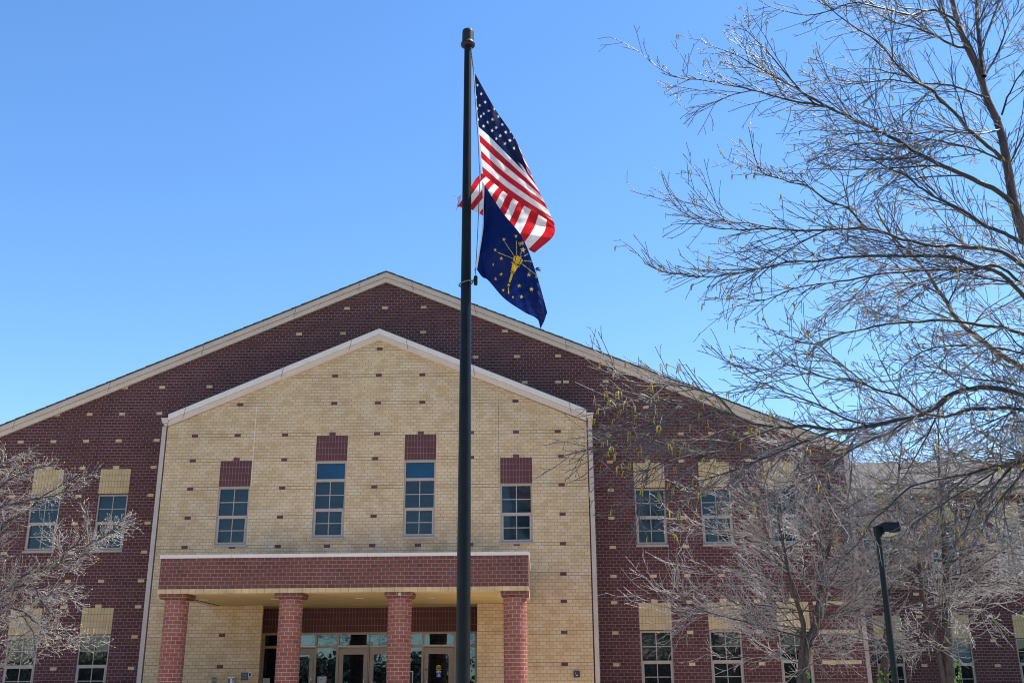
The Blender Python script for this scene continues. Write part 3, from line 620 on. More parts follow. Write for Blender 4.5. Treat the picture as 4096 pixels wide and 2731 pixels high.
m = MB(); m.box(-8.61, -8.47, Y0 + 0.039, Y0 + 0.0415, 0.14, 0.15, M_GREYP); m.box(-8.61, -8.5, Y0 + 0.039, Y0 + 0.0415, 0.11, 0.12, M_GREYP); m.build('printed_lines', t)
t = thing('framed_poster', 'dark poster in a white frame behind the glass beside the third column', 'poster', (-4.15, Y0 + 0.045, -0.3))
slab('white_frame', -4.34, -3.955, Y0 + 0.040, Y0 + 0.047, -0.3, 0.38, M_WHITE, t); slab('dark_picture', -4.32, -3.975, Y0 + 0.036, Y0 + 0.0395, -0.28, 0.355, plain('poster_print', (0.02, 0.02, 0.03), 0.5, var=0.9, scale=14), t)
t = thing('information_panel', 'dark blue panel with pale lines on the wall left of the entrance', 'sign', (-8.85, YC, 0.15))
slab('panel', -8.96, -8.745, YC - 0.02, YC - 0.001, 0.135, 0.355, plain('panel_blue', (0.02, 0.035, 0.055), 0.4), t)
m = MB()
for i in range(4): m.box(-8.945, -8.77, YC - 0.023, YC - 0.0205, 0.31 - i * 0.045, 0.318 - i * 0.045, M_GREYP)
m.build('printed_lines', t)
t = thing('intercom', 'small white framed intercom with a black face beside the blue panel', 'intercom', (-8.69, YC, 0.23))
slab('white_case', -8.735, -8.64, YC - 0.04, YC - 0.001, 0.225, 0.36, M_WHITE, t); slab('black_face', -8.718, -8.66, YC - 0.044, YC - 0.0405, 0.242, 0.343, M_BLACK, t)
t = thing('wall_box', 'pale grey plastic wall box with a dark side, left of the blue panel', 'wall box', (-9.21, YC, -0.1))
slab('case', -9.30, -9.125, YC - 0.11, YC - 0.001, -0.25, 0.205, M_GREYP, t); slab('lid', -9.305, -9.12, YC - 0.115, YC - 0.001, 0.206, 0.225, M_WHITE, t); slab('display', -9.18, -9.145, YC - 0.114, YC - 0.1105, 0.14, 0.19, M_BLACK, t); slab('front_door', -9.255, -9.195, YC - 0.114, YC - 0.1105, -0.2, 0.18, M_WHITE, t); slab('dark_edge', -9.298, -9.262, YC - 0.114, YC - 0.1105, -0.2, 0.18, M_BLACK, t)
t = thing('wall_plaque', 'tan plaque with a dark arched emblem and small lettering on the cream wall', 'plaque', (-9.755, YC, 0.0))
slab('plate', -9.84, -9.675, YC - 0.012, YC - 0.001, -0.1, 0.245, plain('tan_plate', (0.27, 0.20, 0.12), 0.6), t)
m = MB()
for a0 in range(0, 180, 20):
    a, b = math.radians(a0), math.radians(a0 + 20)
    m.face([(-9.757 + r * math.cos(q), YC - 0.0135, 0.165 + 0.75 * r * math.sin(q)) for r, q in ((0.04, a), (0.062, a), (0.062, b), (0.04, b))], M_INK)
for i in range(5): m.box(-9.815 + 0.012 * (i % 2), -9.70 - 0.01 * (i % 2), YC - 0.0145, YC - 0.0125, 0.10 - i * 0.035, 0.112 - i * 0.035, M_INK)
m.build('emblem_and_lettering', t)
t = thing('alarm_box', 'small black square alarm box with a white strip on the cream wall beside the downspout', 'alarm box', (1.09, YC, 0.24))
m = MB(); ax, az, r = 1.09, 0.24, 0.092
m.prism([(ax + sx * (r - 0.015) + 0.015 * math.cos(a), az + sz * (r - 0.015) + 0.015 * math.sin(a)) for sx, sz, a0 in ((1, -1, -90), (1, 1, 0), (-1, 1, 90), (-1, -1, 180)) for a in (math.radians(a0), math.radians(a0 + 45), math.radians(a0 + 90))], YC - 0.06, YC - 0.001, M_BLACK); m.build('case', t)
slab('white_strip', ax - 0.03, ax + 0.03, YC - 0.063, YC - 0.0605, az - 0.035, az - 0.018, M_WHITE, t); slab('indicator', ax - 0.05, ax - 0.037, YC - 0.063, YC - 0.0605, az + 0.02, az + 0.045, M_WHITE, t)
# ------------------------------------------------------------------ ground
def ground(name, x0, x1, y0, y1, z, mat):
    m = MB(); m.face([(x0, y0, z), (x1, y0, z), (x1, y1, z), (x0, y1, z)], mat); return tag(m.build(name), 'flat ' + name.replace('_', ' ') + ' in front of the school', name.replace('_', ' '), kind='structure')
ground('lawn', -900, 900, -900, 900, GROUND, M_LAWN)
ground('road', -60, 60, -14, -6, GROUND + 0.004, M_ASPH)
ground('bounce_forecourt', -26, 14.0, -3, 32.2, GROUND + 0.008, M_CONC)  # out-of-view concrete, widened and warmed to bounce sunlight onto the facade
m = MB(); m.box(-11.0, 0.6, 26.6, 33.75, GROUND, FLOOR, M_CONC); tag(m.build('porch_floor'), 'raised concrete porch floor under the canopy', 'porch floor', kind='structure')
# ------------------------------------------------------------------ flagpole
PY = 17.0; PXc = -1.212
def pole_x(z): return PXc - 0.0005 * z
FP = thing('flagpole', 'tall dark tapered flagpole with a drum-shaped cap in front of the school', 'flagpole', (PXc, PY, GROUND))
m = MB(); m.lathe(PXc, PY, [(0.112, GROUND), (0.112, 1.5), (0.104, 4.0), (0.090, 7.0), (0.074, 10.0), (0.068, 11.70)], M_POLE, 32); m.build('pole', FP)
m = MB(); m.lathe(PXc, PY, [(0.2, GROUND), (0.2, GROUND + 0.05), (0.15, GROUND + 0.16), (0.115, GROUND + 0.2)], M_POLE, 32); m.build('base_collar', FP)
m = MB(); m.lathe(PXc, PY, [(0.075, 11.595), (0.132, 11.615), (0.137, 11.65), (0.113, 11.70), (0.110, 11.91), (0.103, 11.945), (0.085, 11.96)], plain('cap_paint', (0.020, 0.022, 0.021), 0.5, spec=0.2), 32); m.build('cap', FP)
# beaded ring that keeps the lower flag corner on the pole
m = MB(); rz = at(1112 * 1.0 + 750, 1133, PY)[2]
c2f = crop(1750, 660, 2.24)
q = at(*c2f(250, 1062), PY); rz = q[2]; rr_ = 0.104
import bmesh
bm = bmesh.new()
for i in range(26):
    a = 2 * math.pi * i / 26
    mt = Matrix.Translation((PXc + (rr_ + 0.016) * math.cos(a) , PY + (rr_ + 0.016) * math.sin(a), rz + 0.035 * math.cos(a)))
    bmesh.ops.create_uvsphere(bm, u_segments=8, v_segments=6, radius=0.0155, matrix=mt)
wl = at(*c2f(342, 1035), PY - 0.12)
for i in range(6):
    t_ = i / 5; mt = Matrix.Translation((PXc + 0.122 + (wl[0] - PXc - 0.122) * t_, PY - 0.02 - 0.1 * t_, rz + 0.035 + (wl[2] + 0.07 - rz - 0.035) * t_))
    bmesh.ops.create_uvsphere(bm, u_segments=8, v_segments=6, radius=0.0155, matrix=mt)
me = bpy.data.meshes.new('bead_ring')
for v in bm.verts: v.co -= world_of(FP)
bm.to_mesh(me); bm.free(); me.materials.append(M_BEAD); o = bpy.data.objects.new('bead_ring', me); COL.objects.link(o); o.parent = FP
m = MB(); m.lathe(wl[0], wl[1], [(0.028, wl[2] - 0.085), (0.034, wl[2] - 0.075), (0.034, wl[2] + 0.075), (0.02, wl[2] + 0.09)], M_LAMP, 16); m.build('counterweight', FP)
c1f = crop(1750, 60, 1.96)
RY = PY - 0.10
rope = [at(*c1f(x, y), RY) for x, y in ((262, 262), (268, 330), (276, 405), (283, 440), (292, 600), (305, 800), (318, 960), (326, 1150), (333, 1250))] + [at(*c2f(x, y), RY) for x, y in ((378, 130), (372, 300), (362, 560), (350, 800), (340, 930), (342, 985))]
m = MB(); m.tube(rope, 0.0065, M_ROPE, 6)
for i in range(8): m.lathe(*[rope[0][k] + (rope[3][k] - rope[0][k]) * i / 8 for k in (0, 1)], [(0.009, rope[0][2] + (rope[3][2] - rope[0][2]) * i / 8 - 0.03), (0.012, rope[0][2] + (rope[3][2] - rope[0][2]) * i / 8 + 0.01)], M_ROPE, 6)
for p in (at(*c2f(378, 60), RY), at(*c2f(380, 110), RY), at(*c2f(340, 935), RY)):
    m.lathe(p[0], p[1], [(0.008, p[2] - 0.05), (0.015, p[2] - 0.03), (0.015, p[2] + 0.03), (0.008, p[2] + 0.05)], M_STEEL, 8)
m.build('halyard', FP)
# ------------------------------------------------------------------ flags
def cloth_mat(name):
    m = bpy.data.materials.new(name); m.use_nodes = True; nt = m.node_tree; nt.nodes.clear()
    out = nt.nodes.new('ShaderNodeOutputMaterial'); at_ = N(nt, 'ShaderNodeAttribute', attribute_name='dye')
    d = N(nt, 'ShaderNodeBsdfDiffuse'); tr = N(nt, 'ShaderNodeBsdfTranslucent'); gl = N(nt, 'ShaderNodeBsdfGlossy'); gl.inputs['Roughness'].default_value = 0.45
    tc = N(nt, 'ShaderNodeTexCoord'); no = N(nt, 'ShaderNodeTexNoise'); no.inputs['Scale'].default_value = 9; no.inputs['Detail'].default_value = 8; nt.links.new(tc.outputs['Object'], no.inputs['Vector'])
    c = mixc(nt, 1.0, at_.outputs['Color'], ramp(nt, no.outputs[0], [(0.3, (0.88, 0.88, 0.88)), (0.7, (1.05, 1.05, 1.05))]), 'MULTIPLY')
    nt.links.new(c, d.inputs[0]); nt.links.new(c, tr.inputs[0])
    mx = N(nt, 'ShaderNodeMixShader'); mx.inputs[0].default_value = 0.46; nt.links.new(d.outputs[0], mx.inputs[1]); nt.links.new(tr.outputs[0], mx.inputs[2])
    m2 = N(nt, 'ShaderNodeMixShader'); m2.inputs[0].default_value = 0.015; nt.links.new(mx.outputs[0], m2.inputs[1]); nt.links.new(gl.outputs[0], m2.inputs[2])
    bp = N(nt, 'ShaderNodeBump'); bp.inputs['Strength'].default_value = 0.35; bp.inputs['Distance'].default_value = 0.02; nt.links.new(no.outputs[0], bp.inputs['Height'])
    for s in (d, tr, gl): nt.links.new(bp.outputs[0], s.inputs['Normal'])
    nt.links.new(m2.outputs[0], out.inputs[0]); return m
def crom(ts, P, t):
    """cubic Hermite interpolation of P[k] at knots ts, evaluated at t (both arrays), first axis"""
    ts = np.asarray(ts, float); P = np.asarray(P, float); n = len(ts)
    d = np.zeros_like(P)
    for i in range(n):
        a, b = max(i - 1, 0), min(i + 1, n - 1); d[i] = (P[b] - P[a]) / (ts[b] - ts[a])
    k = np.clip(np.searchsorted(ts, t, side='right') - 1, 0, n - 2); h = ts[k + 1] - ts[k]; s = (t - ts[k]) / h
    sh = (-1,) + (1,) * (P.ndim - 1); s = s.reshape(sh); h = h.reshape(sh)
    return (2 * s**3 - 3 * s**2 + 1) * P[k] + (s**3 - 2 * s**2 + s) * h * d[k] + (-2 * s**3 + 3 * s**2) * P[k + 1] + (s**3 - s**2) * h * d[k + 1]
def cloth(us, vs, ctrl, nu, nv, cf, wrinkle):
    """ctrl[v][u] = (px, py, distance): returns world points, pixel positions and u, v of a fine grid"""
    C = np.array(ctrl, float); u = np.linspace(us[0], us[-1], nu); v = np.linspace(vs[0], vs[-1], nv)
    A = crom(vs, C, v); A = crom(us, A.transpose(1, 0, 2), u).transpose(1, 0, 2)       # nv x nu x 3
    U, V = np.meshgrid(u, v); A[..., 2] += wrinkle(U, V)
    W = np.zeros((nv, nu, 3))
    for j in range(nv):
        for i in range(nu):
            W[j, i] = at(*cf(A[j, i, 0], A[j, i, 1]), A[j, i, 2])
    return W, A[..., :2], U, V
def star_hit(px, py, cx, cy, R, rot=0.0, sq=1.0):
    dx, dy = (px - cx) / sq, py - cy; r = np.hypot(dx, dy); a = np.arctan2(dx, -dy) - rot
    a = np.abs((a + math.pi / 5) % (2 * math.pi / 5) - math.pi / 5)
    ri = R * 0.382; A = np.array([R, 0]); B = ri * np.array([math.cos(math.pi / 5), math.sin(math.pi / 5)])
    x, y = r * np.cos(a), r * np.sin(a)
    return ((B[0] - A[0]) * (y - A[1]) - (B[1] - A[1]) * (x - A[0])) >= 0
def seg_hit(px, py, a, b, w):
    a, b = np.array(a, float), np.array(b, float); d = b - a; L2 = (d**2).sum()
    t = np.clip(((px - a[0]) * d[0] + (py - a[1]) * d[1]) / L2, 0, 1)
    return np.hypot(px - a[0] - t * d[0], py - a[1] - t * d[1]) < w / 2
def poly_hit(px, py, poly):
    ins = np.zeros(px.shape, bool); n = len(poly)
    for i in range(n):
        (x0, y0), (x1, y1) = poly[i], poly[(i + 1) % n]
        c = ((y0 > py) != (y1 > py)); xx = x0 + (py - y0) * (x1 - x0) / ((y1 - y0) if y1 != y0 else 1e-9)
        ins ^= c & (px < xx)
    return ins
def flag_mesh(name, W, colf, mat, parent):
    nv, nu = W.shape[:2]; idx = np.arange(nv * nu).reshape(nv, nu)
    F = np.stack([idx[1:, :-1], idx[1:, 1:], idx[:-1, 1:], idx[:-1, :-1]], -1).reshape(-1, 4)
    o = np_mesh(name, W.reshape(-1, 3), F, mat, parent)
    ca = o.data.color_attributes.new('dye', 'FLOAT_COLOR', 'CORNER')
    c = np.ones((len(F), 4, 4)); c[..., :3] = colf.reshape(-1, 1, 3); ca.data.foreach_set('color', c.ravel())
    return o
cen = lambda A: (A[:-1, :-1] + A[1:, :-1] + A[:-1, 1:] + A[1:, 1:]) / 4
M_CLOTH = cloth_mat('flag_cloth')
# national flag: front panel from the hoist to a fold, then the fly doubles back behind it
B = PY - 0.10
us = [0, 0.2, 0.45, 0.53, 0.64, 0.82, 1.0]; vs = [0, 0.25, 0.5, 0.75, 1]
k2 = lambda x, y: (0.875 * x, 1176 + 0.875 * y)
back = [[(395, 75), (300, 190), (182, 372)], [(520, 175), (430, 290), (330, 412)], [(665, 270), (595, 400), (512, 530)], [(835, 375), (765, 525), (690, 680)], [(1047, 535), (1036, 640), (868, 788)]]
front = [[(283, 440), (437, 715), (642, 1045)], [(297, 640), (440, 835), (707, 1182)], [(313, 840), (448, 968), (766, 1322)], [(330, 1040), (505, 1205), (832, 1460)], [(345, 1240), (585, 1432), (913, 1640)]]
ctrl = []
for r, (fr, bk) in enumerate(zip(front, back)):
    v = vs[r]; row = [(*fr[0], B), (*fr[1], B - 0.10 - 0.05 * v), (*fr[2], B - 0.02 + 0.02 * v)]
    b0 = k2(*bk[0]); mid = ((fr[2][0] * 0.72 + b0[0] * 0.28) - 6, fr[2][1] * 0.72 + b0[1] * 0.28)
    row += [(*mid, B + 0.16), (*b0, B + 0.20), (*k2(*bk[1]), B + 0.20 + 0.06 * math.sin(3 * v)), (*k2(*bk[2]), B + 0.17 + 0.06 * math.sin(3 * v))]
    ctrl.append(row)
def wr_us(u, v):
    f = np.clip(u / 0.12, 0, 1)
    w = 0.06 * np.sin(9 * u * 2 + 7 * v - 1.0) + 0.045 * np.sin(26 * u + 9 * v + 1.5) * np.clip(v * 2 - .6, 0, 1) + 0.016 * np.sin(31 * u - 13 * v + 2 * np.sin(5 * v)) + 0.005 * np.sin(75 * u + 24 * v + 3 * np.sin(9 * v)) * (v > 0.4)
    near = np.exp(-((u - 0.45) / 0.05) ** 2); w += 0.010 * np.sin(60 * v + 4 * np.sin(14 * v)) * near
    return w * f
W, PXY, U, V = cloth(us, vs, ctrl, 330, 240, c1f, wr_us)
u, v, px, py = cen(U), cen(V), cen(PXY[..., 0]), cen(PXY[..., 1])
WHT, REDC, BLU = np.array([0.80, 0.79, 0.78]), np.array([0.52, 0.016, 0.028]), np.array([0.006, 0.012, 0.060])
col = np.where((np.floor(v * 13).astype(int) % 2 == 0)[..., None], REDC, WHT)
can = (u < 0.40) & (v < 7 / 13); col[can] = BLU
stars = [(290, 480, .5), (314, 553, .7), (343, 620, .9), (305, 645, .5), (374, 685, .95), (331, 710, .75), (311, 735, .45), (402, 753, .95), (362, 775, .8), (341, 795, .6), (478, 797, .85), (431, 820, 1), (393, 843, .8), (321, 822, .4),
         (446, 737, .6), (361, 873, .9), (508, 860, 1), (460, 884, 1), (427, 908, .85), (535, 921, 1), (493, 948, 1), (461, 971, .85), (567, 985, 1), (530, 1010, .95), (600, 1047, .8), (572, 915, .5), (598, 965, .5)]
fr_ = u < 0.43
for x, y, sq in stars: col[can & fr_ & star_hit(px, py, x, y, 15, 0.2, max(sq, 0.5))] = WHT
col[u < 0.008] = np.array([0.62, 0.62, 0.62])
USF = thing('national_flag', 'red, white and blue striped flag folded back on itself, upper on the pole', 'flag', tuple(W[0, 0]))
flag_mesh('cloth', W, col, M_CLOTH, USF)
m = MB()
for i in range(7):
    a = at(*c2f(214 - i * 2, 262 + i * 16), B + 0.2); m.tube([a, a + np.array([-0.03 - 0.02 * rnd.random(), 0.01, -0.05]), a + np.array([-0.05 - 0.03 * rnd.random(), 0.0, -0.10 - 0.04 * rnd.random()])], 0.004, plain('frayed_thread', (0.40, 0.03, 0.045), 0.8) if i == 0 else m.mats[0], 4)
a = at(*c2f(200, 305), B + 0.2); m.tube([a, a + np.array([-0.03, 0, 0.05]), a + np.array([-0.09, 0, 0.06]), a + np.array([-0.12, 0, 0.075])], 0.003, m.mats[0], 4)
m.build('frayed_edge', USF)
# state flag
B2 = PY - 0.22
us = [0, 0.12, 0.25, 0.5, 0.75, 0.93, 1.0]; vs = [0, 0.33, 0.5, 0.75, 1]
ctrl = [[(397, 140, B2), (485, 280, B2 + .05), (582, 425, B2 + .03), (762, 655, B2 - .02), (882, 962, B2), (950, 1195, B2 + .03), (984, 1322, B2 + .10)],
        [(409, 390, B2), (432, 480, B2 + .12), (548, 612, B2 - .03), (712, 825, B2 - .06), (835, 1075, B2 - .03), (925, 1255, B2 - .02), (972, 1350, B2 + .08)],
        [(402, 545, B2), (440, 620, B2 + .12), (528, 735, B2 - .04), (688, 915, B2 - .08), (810, 1135, B2 - .04), (912, 1300, B2 - .03), (966, 1372, B2 + .06)],
        [(374, 745, B2), (402, 840, B2 + .05), (492, 880, B2 + .03), (648, 1062, B2 - .03), (790, 1235, B2 - .02), (905, 1352, B2 - .02), (950, 1412, B2 + .04)],
        [(337, 915, B2), (398, 1000, B2 - .02), (450, 1030, B2 + .05), (598, 1195, B2 + .05), (778, 1318, B2 + .02), (898, 1385, B2 - .01), (922, 1468, B2 + .02)]]
def wr_in(u, v):
    f = np.clip(u / 0.1, 0, 1)
    return f * (0.022 * np.sin(11 * u + 4 * v) + 0.010 * np.sin(30 * u - 12 * v) + 0.016 * np.sin(40 * u) * np.exp(-((v - 1) / 0.12) ** 2) + 0.004 * np.sin(70 * u + 30 * v))
W, PXY, U, V = cloth(us, vs, ctrl, 240, 200, c2f, wr_in)
u, v, px, py = cen(U), cen(V), cen(PXY[..., 0]), cen(PXY[..., 1])
NAVY, GOLD = np.array([0.0012, 0.011, 0.092]), np.array([0.72, 0.44, 0.018])
col = np.empty(u.shape + (3,)); col[:] = NAVY
hit = np.zeros(u.shape, bool)
for x, y, R, sq in ((595, 668, 19, 1), (703, 638, 19, .9), (518, 762, 18, .9), (572, 838, 19, .95), (500, 892, 17, .6), (570, 977, 19, .85), (520, 1020, 17, .85), (637, 1075, 18, .9), (588, 1120, 18, .9), (675, 1182, 16, .6), (753, 1180, 19, 1), (733, 1082, 19, 1), (843, 1112, 21, 1), (818, 985, 20, 1), (765, 760, 29, 1), (884, 1000, 18, .5)):
    hit |= star_hit(px, py, x, y, R, 0.1, sq)
for a, b in (((605, 693), (683, 808)), ((706, 680), (710, 808)), ((540, 783), (668, 835)), ((775, 858), (850, 865)), ((760, 888), (885, 985)), ((738, 805), (752, 785)), ((778, 815), (812, 795))): hit |= seg_hit(px, py, a, b, 4.5)
for a, b in (((727, 698), (735, 722)), ((744, 720), (738, 694)), ((738, 694), (760, 714)), ((760, 714), (754, 688)), ((768, 708), (764, 686))): hit |= seg_hit(px, py, a, b, 4.5)
hit |= poly_hit(px, py, [(684, 870), (676, 846), (684, 822), (702, 806), (698, 832), (716, 810), (737, 822), (754, 808), (749, 838), (766, 850), (757, 880), (737, 894), (716, 886), (700, 882)])
dark = seg_hit(px, py, (690, 876), (701, 826), 7) | seg_hit(px, py, (728, 890), (748, 846), 7)
hit &= ~dark
hit |= seg_hit(px, py, (665, 872), (732, 911), 7) | seg_hit(px, py, (652, 955), (687, 972), 6)
hit |= poly_hit(px, py, [(671, 884), (722, 912), (690, 962), (660, 944)]) | poly_hit(px, py, [(660, 968), (678, 978), (652, 1058), (637, 1045)]) | poly_hit(px, py, [(630, 1094), (638, 1094), (641, 1153), (636, 1153)])
col[hit] = GOLD
col[u < 0.032] = np.array([0.72, 0.72, 0.72])
INF = thing('state_flag', 'navy flag with a gold torch and ring of gold stars, lower on the pole', 'flag', tuple(W[0, 0]))
flag_mesh('cloth', W, col, M_CLOTH, INF)
m = MB(); a0 = at(*c2f(876, 935), B2 + 0.02); thr = plain('navy_thread', (0.012, 0.025, 0.09), 0.8)
for i in range(14): d = np.array([0.03 + 0.07 * rnd.random(), 0.02 * (rnd.random() - .5), 0.10 * (rnd.random() - 0.5)]); m.tube([a0, a0 + d * 0.5 + np.array([0, 0, 0.015]), a0 + d], 0.005, thr, 4)
m.build('frayed_threads', INF)

# ------------------------------------------------------------------ lamp post
LP = thing('lamp_post', 'dark square-headed lamp post in front of the bare birches on the right', 'lamp post', (6.47, 20, GROUND))
m = MB(); m.lathe(6.48, 20, [(0.064, GROUND), (0.058, 0.5), (0.050, 2.62)], M_LAMP, 20); m.build('post', LP)
m = MB(); m.lathe(6.48, 20, [(0.15, GROUND), (0.15, GROUND + 0.03), (0.08, GROUND + 0.08)], M_LAMP, 20); m.build('base_plate', LP)
m = MB(); m.box(6.425, 6.535, 19.93, 20.07, 2.60, 2.79, M_LAMP); m.build('bracket', LP)
m = MB(); m.prism([(6.53, 2.655), (6.85, 2.675), (6.835, 2.845), (6.545, 2.845)], 19.80, 20.25, M_LAMP); h = m.build('lamp_head', LP)
m = MB(); m.box(6.57, 6.80, 19.84, 20.2, 2.632, 2.652, plain('lamp_lens', (0.30, 0.32, 0.26), 0.3)); m.box(6.545, 6.62, 19.78, 19.80, 2.64, 2.66, M_GREYP); m.build('lens', h)

# ------------------------------------------------------------------ trees
def tubes(polys, k):
    """polys: list of (points n x 3, radii n) with equal n -> verts, faces of k-sided tubes"""
    P = np.array([p for p, _ in polys]); R = np.array([r for _, r in polys]); M_, n = R.shape
    T = np.empty_like(P); T[:, 1:-1] = P[:, 2:] - P[:, :-2]; T[:, 0] = P[:, 1] - P[:, 0]; T[:, -1] = P[:, -1] - P[:, -2]
    T /= np.linalg.norm(T, axis=2, keepdims=True) + 1e-9
    ref = np.array([0.31, 0.93, 0.19]); A = np.cross(T, ref); A /= np.linalg.norm(A, axis=2, keepdims=True) + 1e-9; Bv = np.cross(T, A)
    ang = np.arange(k) * 2 * math.pi / k
    Vt = P[:, :, None, :] + R[:, :, None, None] * (A[:, :, None, :] * np.cos(ang)[:, None] + Bv[:, :, None, :] * np.sin(ang)[:, None])
    idx = np.arange(M_ * n * k).reshape(M_, n, k); a = idx[:, :-1]; b = idx[:, 1:]
    F = np.stack([a, np.roll(a, -1, 2), np.roll(b, -1, 2), b], -1).reshape(-1, 4)
    return Vt.reshape(-1, 3), F
def tube_mesh(name, polys, mat, parent, kf=lambda r: 3):
    groups = {}
    for p, r in polys: groups.setdefault((len(p), kf(r[0])), []).append((p, r))
    Vs, Fs, o = [], [], 0
    for (n, k), g in groups.items():
        v_, f_ = tubes(g, k); Vs.append(v_); Fs.append(f_ + o); o += len(v_)
    return np_mesh(name, np.concatenate(Vs), np.concatenate(Fs), mat, parent)
def resample(pts, n, jit=0.0):
    pts = np.asarray(pts, float); d = np.r_[0, np.cumsum(np.linalg.norm(np.diff(pts, axis=0), axis=1))]
    q = crom(d, pts, np.linspace(0, d[-1], n))
    if jit:
        j = nrg.normal(0, jit, q.shape); j[0] = 0; q = q + np.cumsum(j, 0) * 0.4 + j * 0.6
    return q
def unit(v_): return v_ / (np.linalg.norm(v_) + 1e-9)
def sprout(par, rad, spacing, len_rng, ang_rng, r0, r1, n=5, t0=0.1, up=0.0, wig=0.10, taper=0.6, flat=None, pw=1.0):
    """side shoots along a polyline"""
    par = np.asarray(par); seg = np.linalg.norm(np.diff(par, axis=0), axis=1); cum = np.r_[0, np.cumsum(seg)]; L = cum[-1]; out = []
    s = L * t0 + nrg.uniform(0, spacing)
    while s < L:
        i = min(int(np.searchsorted(cum, s, side='right') - 1), len(seg) - 1); f = (s - cum[i]) / (seg[i] + 1e-9)
        p = par[i] + (par[i + 1] - par[i]) * f; t = unit(par[i + 1] - par[i])
        q = nrg.normal(size=3)
        if flat is not None: q = q * flat
        q = unit(q - t * np.dot(q, t)); a = math.radians(nrg.uniform(*ang_rng))
        d = unit(t * math.cos(a) + q * math.sin(a)); tt = s / L
        ln = nrg.uniform(*len_rng) * (1 - taper * tt ** pw); pts = [p]; st = ln / (n - 1)
        for k in range(n - 1):
            d = unit(d + nrg.normal(0, wig, 3) + np.array([0, 0, up * (k + 1) / n])); pts.append(pts[-1] + d * st)
        rs = r0 * (0.55 + 0.45 * ln / len_rng[1]); rr2 = np.linspace(max(min(rs, 0.8 * np.interp(s, cum, rad)), r1), r1, n)
        out.append((np.array(pts), rr2)); s += spacing * nrg.uniform(0.5, 1.5)
    return out
def catkins(tips, mat, parent, frac, length=0.06, r=0.0042):
    polys = []
    for tip, d in tips:
        if nrg.random() > frac: continue
        for c in range(nrg.integers(1, 4)):
            h = unit(np.array([d[0], d[1], 0.0]) + nrg.normal(0, 0.5, 3) * np.array([1, 1, 0])); ln = length * nrg.uniform(0.7, 1.2); s0 = tip - d * 0.01 * c
            sw = nrg.normal(0, 0.006, 2)
            pts = np.array([s0, s0 + h * 0.012 + np.array([0, 0, 0.014]), s0 + h * 0.025 + np.array([0, 0, 0.004]), s0 + h * 0.029 + np.array([sw[0], sw[1], -ln * 0.5]), s0 + h * 0.030 + np.array([1.5 * sw[0], 1.5 * sw[1], -ln])])
            polys.append((pts, np.array([r * 0.5, r * 0.9, r * 1.1, r, r * 0.45])))
    return tube_mesh('catkins', polys, mat, parent, lambda q: 4)

# --- the large river birch on the right, close to the camera
c8f = crop(2500, 0, 1.045); c7f = crop(3100, 1500, 1.274)
BIG = thing('river_birch', 'large bare birch with catkins reaching in from the right edge, nearest of the trees', 'tree', (8.6, 12.2, GROUND))
def path(pts, cf, Y0, Y1, pre=None):
    n = len(pts); o = [at(*cf(*p), Y0 + (Y1 - Y0) * i / (n - 1)) for i, p in enumerate(pts)]
    if pre is not None: o = [np.array(q_) for q_ in pre] + o
    return np.array(o)
base = np.array([8.6, 12.2, GROUND])
trunkA = path([(1690, 1010), (1668, 950), (1640, 870), (1610, 700), (1575, 520), (1520, 400), (1490, 300), (1440, 200), (1400, 100), (1375, 0), (1340, -140), (1320, -300)], c8f, 12.0, 12.3, pre=[base, (8.45, 12.2, 0.5), (7.9, 12.1, 2.6), (7.1, 12.0, 4.6)])
trunkA2 = path([(1500, 320), (1485, 230), (1470, 100), (1470, 0), (1460, -200), (1480, -380)], c8f, 12.1, 12.8)
trunkH = path([(1760, 1610), (1668, 1545), (1610, 1510), (1560, 1480), (1500, 1440), (1440, 1385), (1380, 1330), (1350, 1275), (1310, 1220), (1260, 1140), (1210, 1075), (1150, 1030), (1090, 960), (1040, 860)], c8f, 13.2, 14.5, pre=[base + np.array([0.25, 0.3, 0]), (8.6, 12.7, 0.8), (7.6, 13.0, 2.6)])
trunkC = np.array([base + np.array([-0.1, 0.25, 0]), (9.0, 12.0, 2.0), (9.6, 11.8, 5.0), (9.9, 11.6, 8.5), (10.0, 11.5, 11.0)])
TR = [(resample(trunkA, 44, 0.006), np.linspace(0.125, 0.022, 44)), (resample(trunkA2, 22, 0.006), np.linspace(0.034, 0.014, 22)), (resample(trunkH, 40, 0.008), np.linspace(0.10, 0.010, 40)), (resample(trunkC, 24), np.linspace(0.12, 0.03, 24))]
tube_mesh('trunk', TR, B_BIG, BIG, lambda r: 14)
